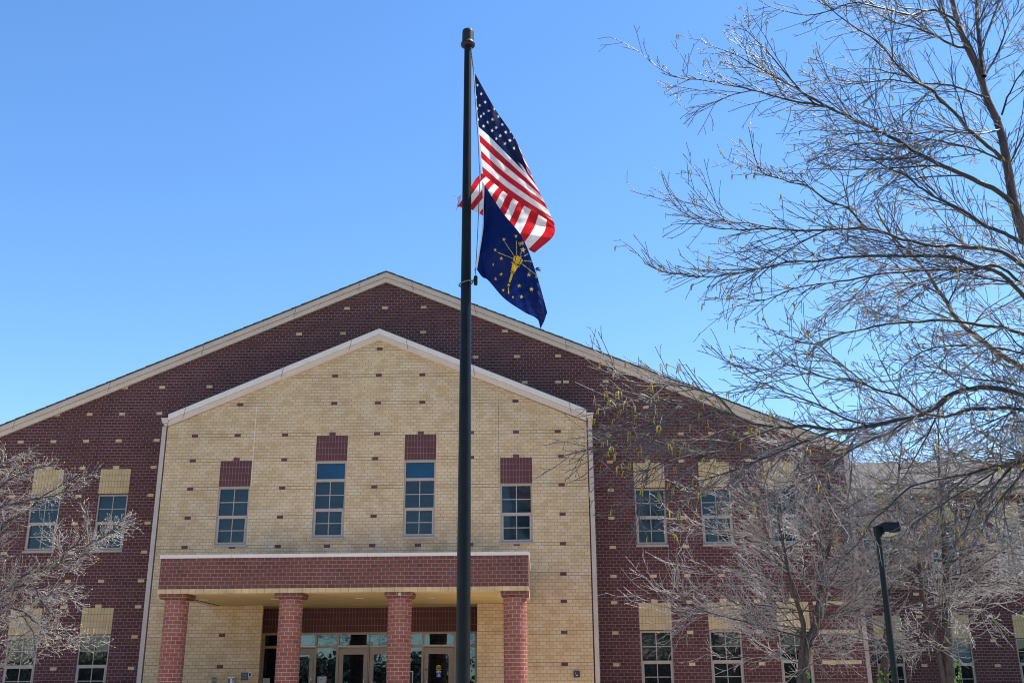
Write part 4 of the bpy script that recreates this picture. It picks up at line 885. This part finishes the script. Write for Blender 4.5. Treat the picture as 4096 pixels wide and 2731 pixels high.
L8 = [  # traced limbs: pixel path, start distance, end distance, start radius
    ([(1635, 870), (1560, 800), (1470, 755), (1390, 720), (1300, 680), (1200, 625), (1130, 580), (1060, 548), (980, 510), (900, 470), (760, 395), (680, 345), (560, 285), (480, 235), (400, 205), (320, 175)], 12, 11.2, .034),
    ([(875, 455), (800, 440), (700, 425), (600, 400), (500, 370), (400, 350), (310, 335), (230, 330), (150, 295), (95, 255)], 11.6, 11.0, .016),
    ([(1600, 690), (1530, 620), (1440, 545), (1380, 470), (1320, 420), (1290, 380), (1210, 335), (1150, 285), (1080, 205), (1000, 140), (960, 120), (880, 60), (820, 0), (760, -60)], 12, 10.8, .026),
    ([(1668, 1020), (1580, 970), (1500, 940), (1440, 900), (1370, 860), (1300, 825), (1230, 780), (1180, 735), (1100, 700), (1030, 665), (970, 610), (940, 560)], 12, 11.6, .024),
    ([(1720, 1150), (1668, 1110), (1600, 1060), (1540, 1040), (1470, 1030), (1380, 1022), (1290, 1022), (1240, 1010), (1160, 995), (1080, 965), (1000, 945), (940, 870), (850, 840), (760, 775), (700, 765), (640, 745), (570, 720), (540, 640), (520, 530)], 12, 10.4, .030),
    ([(1000, 950), (900, 960), (760, 968), (600, 962), (480, 965), (350, 955), (300, 930), (220, 880), (180, 830)], 11.2, 10.6, .014),
    ([(1760, 1330), (1668, 1240), (1600, 1170), (1540, 1130), (1430, 1100), (1360, 1072), (1250, 1068), (1140, 1068), (1000, 1070), (880, 1075), (790, 1090), (700, 1088), (600, 1110), (470, 1138), (330, 1155), (230, 1145), (150, 1135), (70, 1095)], 12.1, 10.6, .030),
    ([(1740, 1240), (1668, 1190), (1560, 1110), (1440, 1125), (1250, 1130), (1120, 1140), (980, 1165), (850, 1185), (720, 1205), (600, 1250), (500, 1275), (400, 1310)], 12.3, 11.6, .022),
    ([(1360, 1270), (1300, 1220), (1230, 1190), (1170, 1185), (1110, 1190), (1000, 1240), (900, 1290), (800, 1300)], 13.9, 12.6, .016),
    ([(1770, 1440), (1668, 1400), (1560, 1370), (1450, 1355), (1350, 1340), (1230, 1345), (1100, 1355), (1000, 1380), (900, 1400), (780, 1440), (650, 1400), (590, 1370)], 12.6, 11.4, .026),
    ([(1770, 1500), (1668, 1480), (1600, 1460), (1450, 1445), (1300, 1455), (1200, 1500), (1130, 1568), (1000, 1590)], 12.6, 11.6, .018),
    ([(1400, 100), (1300, 40), (1200, 60), (1100, 40), (960, 10), (800, 60), (640, 40), (560, 0)], 12.2, 11.2, .018),
    ([(1440, 205), (1370, 190), (1280, 140), (1140, 95), (1040, 50), (940, 0), (880, -40)], 12.2, 11.6, .018),
    ([(1520, 410), (1440, 380), (1330, 350), (1200, 345), (1100, 330), (980, 345), (850, 340), (740, 300)], 12.1, 11.2, .014),
    ([(1580, 540), (1480, 560), (1340, 545), (1200, 560), (1060, 545), (900, 560), (740, 520)], 12.1, 11.0, .014),
    ([(1610, 690), (1500, 640), (1400, 610), (1250, 590), (1130, 620), (1000, 600), (860, 640), (760, 680)], 12.1, 11.0, .015),
    ([(1500, 320), (1560, 220), (1600, 120), (1640, 40), (1670, -60)], 12.1, 12.4, .016),
    ([(1575, 480), (1600, 400), (1640, 330), (1690, 250), (1720, 160)], 12.1, 11.8, .014),
    ([(1610, 680), (1650, 600), (1700, 520), (1760, 440)], 12.1, 11.8, .014),
    ([(1490, 300), (1440, 180), (1330, 60), (1260, -40), (1200, -120)], 12.1, 11.6, .016),
    ([(1350, 1270), (1390, 1180), (1410, 1090), (1440, 1010), (1500, 900)], 13.9, 14.2, .012),
    ([(1440, 1385), (1500, 1300), (1560, 1260), (1640, 1220), (1700, 1200)], 13.7, 13.8, .012)]
L7 = [
    ([(1360, 150), (1269, 110), (1200, 85), (1100, 72), (1000, 75), (900, 105), (840, 150), (780, 190), (720, 215), (650, 225), (560, 248), (480, 262), (380, 282), (290, 280), (220, 268), (130, 262), (50, 272), (0, 268), (-125, 250), (-210, 205), (-300, 195), (-400, 220), (-520, 240), (-650, 260), (-760, 330), (-900, 370), (-1060, 410)], 12, 9.9, .040),
    ([(1360, 200), (1269, 175), (1180, 165), (1080, 170), (1000, 170), (920, 195), (860, 205), (800, 200), (740, 190), (620, 260), (540, 300), (440, 345), (350, 400), (250, 455), (130, 540), (0, 600), (-120, 640)], 12, 10.4, .030),
    ([(1360, 430), (1269, 440), (1200, 452), (1100, 465), (1000, 500), (930, 510), (850, 525), (750, 545), (690, 560), (620, 620), (560, 680), (480, 740), (430, 830), (330, 930), (240, 1000)], 12, 11.0, .030),
    ([(1300, 420), (1160, 470), (1050, 540), (950, 600), (860, 660), (780, 710), (700, 770), (600, 900)], 11.8, 11.2, .022),
    ([(1330, 380), (1200, 470), (1080, 600), (1000, 680), (960, 790), (880, 900)], 11.9, 11.4, .024),
    ([(1330, 380), (1240, 510), (1150, 620), (1080, 720), (1040, 800), (990, 900)], 11.9, 11.6, .022),
    ([(300, 280), (180, 330), (60, 375), (-50, 420), (-180, 470), (-330, 520), (-420, 545), (-560, 600)], 10.9, 10.2, .016),
    ([(0, 268), (-100, 300), (-250, 370), (-400, 420), (-520, 420), (-640, 480), (-760, 500)], 10.5, 9.8, .015),
    ([(-210, 205), (-290, 110), (-350, 90), (-450, 60), (-560, 50), (-700, 40), (-800, 20)], 10.3, 9.8, .011),
    ([(-300, 195), (-380, 150), (-500, 150), (-620, 120), (-740, 130), (-860, 160)], 10.2, 9.7, .010),
    ([(480, 262), (380, 230), (250, 170), (120, 120), (0, 80), (-120, 30), (-220, -40)], 11.1, 10.6, .013),
    ([(740, 190), (640, 110), (520, 80), (400, 30), (250, 20), (100, -40), (0, -30), (-140, 0)], 11.4, 10.6, .014),
    ([(1269, 60), (1150, 30), (1000, 10), (850, -20), (700, -10), (560, 30), (420, 10)], 12.0, 11.4, .016)]
limbs = []
for cf, LL in ((c8f, L8), (c7f, L7)):
    for pts, y0, y1, r in LL:
        q_ = path(pts, cf, y0, y1); pre = None
        if cf(*pts[0])[0] > 4085:                         # limbs that leave the picture run on to the trunk they grow from
            p0, best = q_[0], None
            for T_, R_ in (TR[0], TR[2]):
                for w_, rw in zip(T_, R_):
                    dx = w_[0] - p0[0]
                    if dx < 0.15: continue
                    c_ = abs(w_[2] - (p0[2] - 0.55 * dx)) + 0.35 * dx + 0.6 * abs(w_[1] - p0[1])
                    if best is None or c_ < best[0]: best = (c_, w_)
            if best is not None:
                w_ = best[1]; t_ = unit(q_[0] - q_[1]); L_ = np.linalg.norm(w_ - p0)
                pre = [w_, p0 + (w_ - p0) * 0.6 + t_ * 0.12 * L_, p0 + (w_ - p0) * 0.25 + t_ * 0.10 * L_]
        if pre is not None: q_ = np.array(pre + list(q_)); r *= 1.15
        n = max(14, 3 * len(q_)); q_ = resample(q_, n, 0.005)
        limbs.append((q_, np.linspace(r, 0.0035, n)))
for P_, R_ in list(limbs) + TR[:3]:
    limbs += sprout(P_, R_, 0.58, (0.8, 2.2), (18, 44), 0.0135, 0.0040, n=9, t0=0.10, up=0.0, wig=0.075, taper=0.94, flat=np.array([1, .7, 1]))
tw, tips = list(limbs), []
for P_, R_ in limbs + TR[:3]:
    big = R_[0] > 0.03 and P_ is not None
    k1 = sprout(P_, R_, 0.145, (0.40, 1.45), (16, 42), 0.0080, 0.0036, n=7, t0=(0.08 if len(P_) < 40 else 0.3), up=0.0, wig=0.06, taper=0.86, flat=np.array([1, .6, 1]))
    tw += k1
    for P2, R2 in k1:
        tips.append((P2[-1], unit(P2[-1] - P2[-2])))
        k2_ = sprout(P2, R2, 0.145, (0.16, 0.66), (18, 44), 0.0050, 0.0031, n=6, t0=0.15, up=0.05, wig=0.075, taper=0.6)
        tw += k2_
        for P3, R3 in k2_:
            tips.append((P3[-1], unit(P3[-1] - P3[-2])))
            tw += sprout(P3, R3, 0.26, (0.06, 0.24), (20, 50), 0.0034, 0.0027, n=4, t0=0.25, up=0.05, wig=0.1, taper=0.4)
tips2 = []
for P_, R_ in limbs:
    if P_[-1][0] < 1.9 and P_[-1][2] < 4.6 and R_[0] > 0.009:       # the low outer sprays that hang before the gable corner, thick with catkins
        k1 = sprout(P_, R_, 0.11, (0.25, 0.75), (18, 48), 0.0060, 0.0034, n=6, t0=0.55, up=0.02, wig=0.07, taper=0.35)
        tw += k1
        for P2, R2 in k1:
            tips2.append((P2[-1], unit(P2[-1] - P2[-2]))); k2_ = sprout(P2, R2, 0.13, (0.10, 0.32), (20, 50), 0.0046, 0.0030, n=5, t0=0.2, up=0.03, wig=0.08, taper=0.4); tw += k2_
            tips2 += [(P3[-1], unit(P3[-1] - P3[-2])) for P3, R3 in k2_]
tips += [q_ for q_ in tips2 for _ in (0, 1)]
tube_mesh('limbs', [q_ for q_ in tw if q_[1][0] >= 0.0095], B_LIMB, BIG, lambda r: 8)
tube_mesh('crown', [q_ for q_ in tw if q_[1][0] < 0.0095], B_TWIG, BIG, lambda r: 4)
catkins(tips, M_CATK, BIG, 0.14)

# --- smaller birches between the lamp post and the building
def small_tree(name, label, group, trunks, Y, crown, seed, cat=0.05, l1=(1.3, 3.3), sp1=0.15, extra=(), loc=None, tw_mat=None, up1=0.07, droop=0.02):
    global nrg
    nrg = np.random.default_rng(seed)
    stems = []
    for pts, r0, r1 in trunks:
        q_ = np.array([at(*p, Y) if len(p) == 2 else p for p in pts]); n = max(16, 3 * len(pts)); q_ = resample(q_, n, 0.006)
        stems.append((q_, np.linspace(r0, r1, n)))
    t = thing(name, label, 'tree', loc if loc else (stems[0][0][0][0], stems[0][0][0][1], GROUND), group)
    tube_mesh('trunk', stems, B_SMALL, t, lambda r: 12)
    tw, tips = [], []
    for pts, y1, r0 in extra:
        q_ = resample(np.array([at(*p, Y + (y1 - Y) * i / (len(pts) - 1)) for i, p in enumerate(pts)]), 4 * len(pts), 0.012); R_ = np.linspace(r0, 0.005, len(q_)); tw.append((q_, R_))
        tw += sprout(q_, R_, 0.26, (0.5, 1.5), (25, 55), 0.010, 0.0048, n=7, t0=0.12, up=0.08, wig=0.09, taper=0.6)
    for P_, R_ in stems:
        keep = []
        for q_ in sprout(P_, R_, sp1 * 0.66, l1, (50, 95), 0.015, 0.0050, n=8, t0=crown, up=up1, wig=0.09, taper=0.45):
            keep.append(q_)
        tw += keep
    n1 = len(tw)
    for keep in (tw[:n1],):
        for P2, R2 in keep:
            k2_ = sprout(P2, R2, 0.135, (0.35, 1.35), (16, 44), 0.0078, 0.0044, n=6, t0=0.12, up=0.10 - droop, wig=0.07, taper=0.4, pw=1.5)
            tw += k2_
            for P3, R3 in k2_:
                tips.append((P3[-1], unit(P3[-1] - P3[-2])))
                tw += sprout(P3, R3, 0.20, (0.12, 0.45), (18, 46), 0.0054, 0.0039, n=5, t0=0.2, up=0.08 - droop, wig=0.08, taper=0.4)
    tube_mesh('limbs', tw[:n1], B_LIMB, t, lambda r: 6)
    tube_mesh('crown', tw[n1:], tw_mat or B_TWIGP, t, lambda r: 4)
    return t
def ext(first, foot):                       # stems run on down to their root below the picture
    return [foot] + first
f_ = lambda x, y, Y: at(x, y, Y)
GRP = 'small birches before the wing'
g1 = f_(3219, 2731, 24.5)
S1 = small_tree('birch_tree', 'twin-stemmed bare birch with a low leftward crown, left of the lamp post', GRP,
    [(ext([(3219, 2731), (3234, 2560), (3257, 2514), (3276, 2407), (3288, 2331), (3300, 2226), (3316, 2173), (3319, 2066), (3323, 2008), (3315, 1922), (3306, 1841), (3300, 1740)], (g1[0] - 0.05, 24.5, GROUND)), 0.13, 0.012),
     (ext([(3200, 2731), (3207, 2600), (3213, 2490), (3165, 2340), (3128, 2150), (3110, 2060), (3090, 1960)], (g1[0] - 0.12, 24.6, GROUND)), 0.10, 0.012)], 24.5, 0.30, 21, extra=[([(3240, 2560), (3050, 2500), (2860, 2450), (2700, 2390), (2615, 2325)], 23.6, .02), ([(3270, 2450), (3080, 2425), (2900, 2425), (2760, 2445), (2690, 2440)], 24.0, .018), ([(3290, 2300), (3100, 2200), (2900, 2120), (2780, 2085), (2690, 2060)], 24.0, .018),
     ([(3300, 2200), (3150, 2080), (2960, 2000), (2840, 1960)], 24.8, .016), ([(3165, 2340), (3000, 2290), (2850, 2290), (2720, 2260)], 24.9, .014), ([(3280, 2400), (3400, 2440), (3520, 2510), (3590, 2590)], 23.6, .016), ([(3316, 2170), (3430, 2100), (3560, 2080)], 24.0, .014)])
g2 = f_(3539, 2731, 24.8)
S2 = small_tree('birch_tree', 'bare birch whose trunk stands directly behind the lamp post', GRP,
    [(ext([(3539, 2731), (3545, 2600), (3550, 2480), (3553, 2331), (3569, 2206), (3575, 2100), (3590, 1950), (3600, 1850), (3606, 1750)], (g2[0] - 0.02, 24.8, GROUND)), 0.125, 0.012)], 24.8, 0.44, 22, sp1=0.13)
g3 = f_(3804, 2731, 24.2)
S3 = small_tree('birch_tree', 'dark-trunked bare birch with a thin leaning second stem, right of the lamp post', GRP,
    [(ext([(3804, 2731), (3794, 2598), (3789, 2483), (3783, 2388), (3785, 2331), (3782, 2200), (3772, 2100), (3766, 1990), (3757, 1900), (3755, 1800), (3750, 1700)], (g3[0] + 0.02, 24.2, GROUND)), 0.150, 0.014),
     (ext([(3779, 2731), (3760, 2655), (3745, 2579), (3730, 2521), (3710, 2464), (3699, 2441), (3684, 2369), (3676, 2300), (3668, 2200)], (g3[0] - 0.05, 24.1, GROUND)), 0.085, 0.02)], 24.2, 0.46, 23, l1=(1.4, 3.6), sp1=0.11, extra=[([(3785, 2370), (3930, 2330), (4080, 2340), (4250, 2390)], 23.6, .018), ([(3780, 2250), (3950, 2200), (4120, 2230), (4330, 2300)], 23.4, .02), ([(3780, 2400), (3640, 2330), (3500, 2300), (3400, 2320)], 23.8, .018),
     ([(3783, 2290), (3900, 2250), (4050, 2280), (4200, 2330)], 24.4, .016), ([(3772, 2100), (3900, 2060), (4080, 2090), (4300, 2150)], 24.0, .018), ([(3772, 2100), (3620, 2040), (3480, 2060), (3380, 2110)], 24.0, .016), ([(3760, 1950), (3880, 1880), (4040, 1880), (4200, 1930)], 24.2, .014)])
S4 = small_tree('birch_tree', 'bare birch mostly beyond the right edge, its twigs reaching in at the far right', GRP,
    [([(13.2, 27.0, GROUND), (13.15, 27.0, 0.5), (13.05, 27.1, 2.5), (13.0, 27.1, 4.6), (13.0, 27.0, 6.6)], 0.14, 0.012)], 27.0, 0.44, 24, l1=(1.5, 3.8))
# --- tree at the left edge
clu, cll = crop(0, 1850, 3.92), crop(0, 2331, 3.92)
LT = [([clu(-300, 1900), clu(0, 960) if False else clu(60, 960), clu(250, 850), clu(430, 740), clu(560, 620), clu(700, 490), clu(900, 370), clu(1130, 240), clu(1480, 175)], .05, .006),
      ([clu(-300, 900), clu(0, 720), clu(150, 660), clu(400, 600), clu(600, 560), clu(850, 520), clu(1050, 440), clu(1250, 405)], .04, .006),
      ([clu(-200, 500), clu(0, 380), clu(170, 250), clu(320, 190), clu(600, 80), clu(850, 20)], .03, .006),
      ([clu(-200, 200), clu(0, 60), clu(150, -60), clu(300, -120), clu(450, -160)], .03, .006),
      ([clu(-250, 2200), cll(200, 300) if False else clu(300, 1800), clu(700, 1690), clu(870, 1640), clu(985, 1500), clu(985, 1410), clu(1150, 1310), clu(1250, 1180), clu(1340, 950), clu(1360, 700)], .045, .007),
      ([clu(870, 1640), clu(1050, 1610), clu(1180, 1520), clu(1300, 1350), clu(1400, 1270), clu(1550, 1180), clu(1750, 1040), clu(1950, 800)], .03, .006),
      ([clu(1300, 1350), clu(1450, 1230), clu(1700, 1110), clu(1900, 1000), clu(2040, 960)], .02, .006),
      ([clu(985, 1410), clu(930, 1250), clu(860, 1100), clu(760, 980)], .016, .005),
      ([cll(-300, 500), cll(0, 200), cll(300, 60), cll(560, 80), cll(620, 240), cll(780, 430), cll(900, 580), cll(1050, 760), cll(1210, 950)], .035, .006),
      ([cll(-300, 700), cll(0, 400), cll(300, 440), cll(520, 590), cll(650, 710), cll(850, 760), cll(1000, 870), cll(1200, 920), cll(1400, 960), cll(1600, 860)], .028, .005),
      ([cll(-300, 650), cll(0, 560), cll(200, 560), cll(450, 530), cll(600, 690), cll(760, 950), cll(860, 1080)], .02, .005),
      ([cll(-300, 900), cll(0, 900), cll(200, 920), cll(400, 800), cll(560, 680)], .02, .005),
      ([cll(560, 80), cll(700, 150), cll(880, 130), cll(1050, 110), cll(1160, 95)], .014, .005), ([cll(620, 240), cll(900, 160), cll(1050, 220), cll(1180, 260), cll(1280, 280)], .012, .005),
      ([cll(300, 440), cll(430, 620), cll(530, 850), cll(540, 1030), cll(600, 1190)], .012, .005), ([cll(-200, 1300), cll(0, 1240), cll(120, 1150), cll(180, 1030)], .012, .005)]
nrg = np.random.default_rng(31)
LY = 24.0; lb = np.array([at(-330, 2731, LY)[0], LY, GROUND])
LTREE = thing('crab_apple_tree', 'bare dense-twigged small tree reaching in from the left edge before the red wall', 'tree', tuple(lb))
tr = resample(np.array([lb, (lb[0] + 0.05, LY, 0.2), (lb[0] + 0.1, LY, 1.5), at(-230, 2250, LY), at(-180, 2000, LY), at(-160, 1800, LY)]), 20, 0.01)
tube_mesh('trunk', [(tr, np.linspace(0.14, 0.04, 20))], B_SMALL, LTREE, lambda r: 12)
tw, tips = [], []
for i, (pts, r0, r1) in enumerate(LT):
    yy = LY + nrg.uniform(-0.6, 0.6); q_ = np.array([at(*p, LY + (yy - LY) * min(1, j / 3)) for j, p in enumerate(pts)])
    q_ = resample(q_, 3 * len(pts), 0.008); R_ = np.linspace(r0, r1, len(q_)); tw.append((q_, R_))
nl = len(tw)
for q_, R_ in tw[:nl]:
    k1 = sprout(q_, R_, 0.036, (0.20, 0.80), (25, 65), 0.0070, 0.0040, n=5, t0=0.06, up=0.12, wig=0.11, taper=0.6, flat=np.array([1, .7, 1]))
    tw += k1
    for P2, R2 in k1:
        k2_ = sprout(P2, R2, 0.080, (0.07, 0.28), (25, 60), 0.0047, 0.0034, n=4, t0=0.15, up=0.10, wig=0.13, taper=0.3)
        tw += k2_; tips += [(P3[-1], unit(P3[-1] - P3[-2])) for P3, R3 in k2_]
tube_mesh('limbs', tw[:nl], B_LIMB, LTREE, lambda r: 7)
tube_mesh('crown', tw[nl:], B_TWIGP, LTREE, lambda r: 4)
def buds(tips, mat, parent, frac, size):
    polys = []
    for p, d in tips:
        if nrg.random() < frac:
            e = p + (unit(d + nrg.normal(0, .6, 3))) * size; polys.append((np.array([p, (p + e) / 2, e]), np.array([0.002, size * 0.24, 0.001])))
    return tube_mesh('buds', polys, mat, parent, lambda r: 4)
buds(tips, plain('young_bud', (0.50, 0.40, 0.18), 0.7, var=0.3, scale=30), LTREE, 0.35, 0.042)
# --- ivy on the trunk feet
def ivy(label, segs, n, seed):
    r = np.random.default_rng(seed); Vt, F = [], []
    t = thing('ivy', label, 'climbing plant', (segs[0][0][0], segs[0][0][1], GROUND), 'ivy on the birch trunks')
    for i in range(n):
        a, b, rad, side = segs[r.integers(len(segs))]; f = r.random(); c = np.array(a) + (np.array(b) - np.array(a)) * f
        th_ = side + r.normal(0, 0.55); nd = np.array([math.cos(th_), math.sin(th_), 0.0]); p = c + nd * (rad + r.uniform(0.0, 0.09) * (1 - f * 0.5))
        up_ = unit(np.array([0, 0, 1.0]) + r.normal(0, 0.45, 3)); s = r.uniform(0.022, 0.045); w = unit(np.cross(unit(nd + r.normal(0, .5, 3)), up_))
        o = len(Vt); Vt += [p, p + w * s * 0.7 + up_ * s * 0.6, p + up_ * s * 1.6, p - w * s * 0.7 + up_ * s * 0.6]; F.append([o, o + 1, o + 2, o + 3])
    np_mesh('leaves', np.array(Vt), np.array(F), M_LEAF, t, smooth=False)
    m = MB()
    for a, b, rad, side in segs: m.tube([np.array(a) + np.array([math.cos(side), math.sin(side), 0]) * rad, np.array(b) + np.array([math.cos(side), math.sin(side), 0]) * rad], 0.008, B_SMALL, 5)
    m.build('stem', t)
def tp(x, y, Y): return tuple(at(x, y, Y))
gz = lambda x, Y: (at(x, 2731, Y)[0], Y, GROUND)
ivy('bright green ivy low on the twin-stemmed birch left of the lamp post', [(gz(3226, 24.4), tp(3226, 2690, 24.4), 0.10, -1.3)], 130, 3)
ivy('bright green ivy on the trunk standing behind the lamp post', [(gz(3539, 24.7), tp(3541, 2672, 24.7), 0.14, math.pi), (gz(3541, 24.7), tp(3543, 2690, 24.7), 0.13, -0.2)], 330, 4)
ivy('bright yellow-green ivy along the right side of the dark trunk right of the lamp post', [(gz(3804, 24.1), tp(3800, 2640, 24.1), 0.155, -0.35)], 260, 5)
# --- bare trees across the road, mirrored in the entrance glass
for i, (x, y, s) in enumerate(((-9, -22, 1.7), (-2.5, -26, 1.9), (4, -21, 1.6), (-16, -27, 1.8))):
    src = (S2, S3, S2, S3)[i]
    c = src.copy(); COL.objects.link(c); c.location = (x, y, GROUND); c.scale = (s, s, s); c.rotation_euler = (0, 0, 1.3 * i)
    c.name = 'birch_tree'; c['label'] = 'bare tree across the road, seen only as a reflection in the entrance glass'; c['group'] = 'bare trees across the road'
    for ch in src.children: d = ch.copy(); COL.objects.link(d); d.parent = c
wr_ = np.random.default_rng(77); Vt, F = [], []  # unseen wood behind the camera, added to darken what the glass reflects
for c in range(420):
    cx, cy, hh = wr_.uniform(-75, 70), wr_.uniform(-62, -46), wr_.uniform(3.0, 5.3)
    for i in range(90):
        p = np.array([cx + wr_.normal(0, 1.3), cy + wr_.normal(0, 1.3), GROUND + hh * wr_.random() ** 0.8]); a = unit(wr_.normal(size=3)); b = unit(np.cross(a, wr_.normal(size=3))); s_ = wr_.uniform(0.2, 0.7)
        o_ = len(Vt); Vt += [p, p + a * s_, p + a * s_ + b * s_ * 0.6, p + b * s_ * 0.6]; F.append([o_, o_ + 1, o_ + 2, o_ + 3])
tag(np_mesh('added_woods', np.array(Vt), np.array(F), plain('added_woods_foliage', (0.05, 0.055, 0.03), 0.9, var=0.5, scale=0.5), smooth=False), 'far wood added beyond the road to darken the reflections in the glass', 'wood', kind='stuff')
# ------------------------------------------------------------------ put the lawn at height zero
for o in list(bpy.data.objects):
    if o.parent is None: o.location.z += EYE
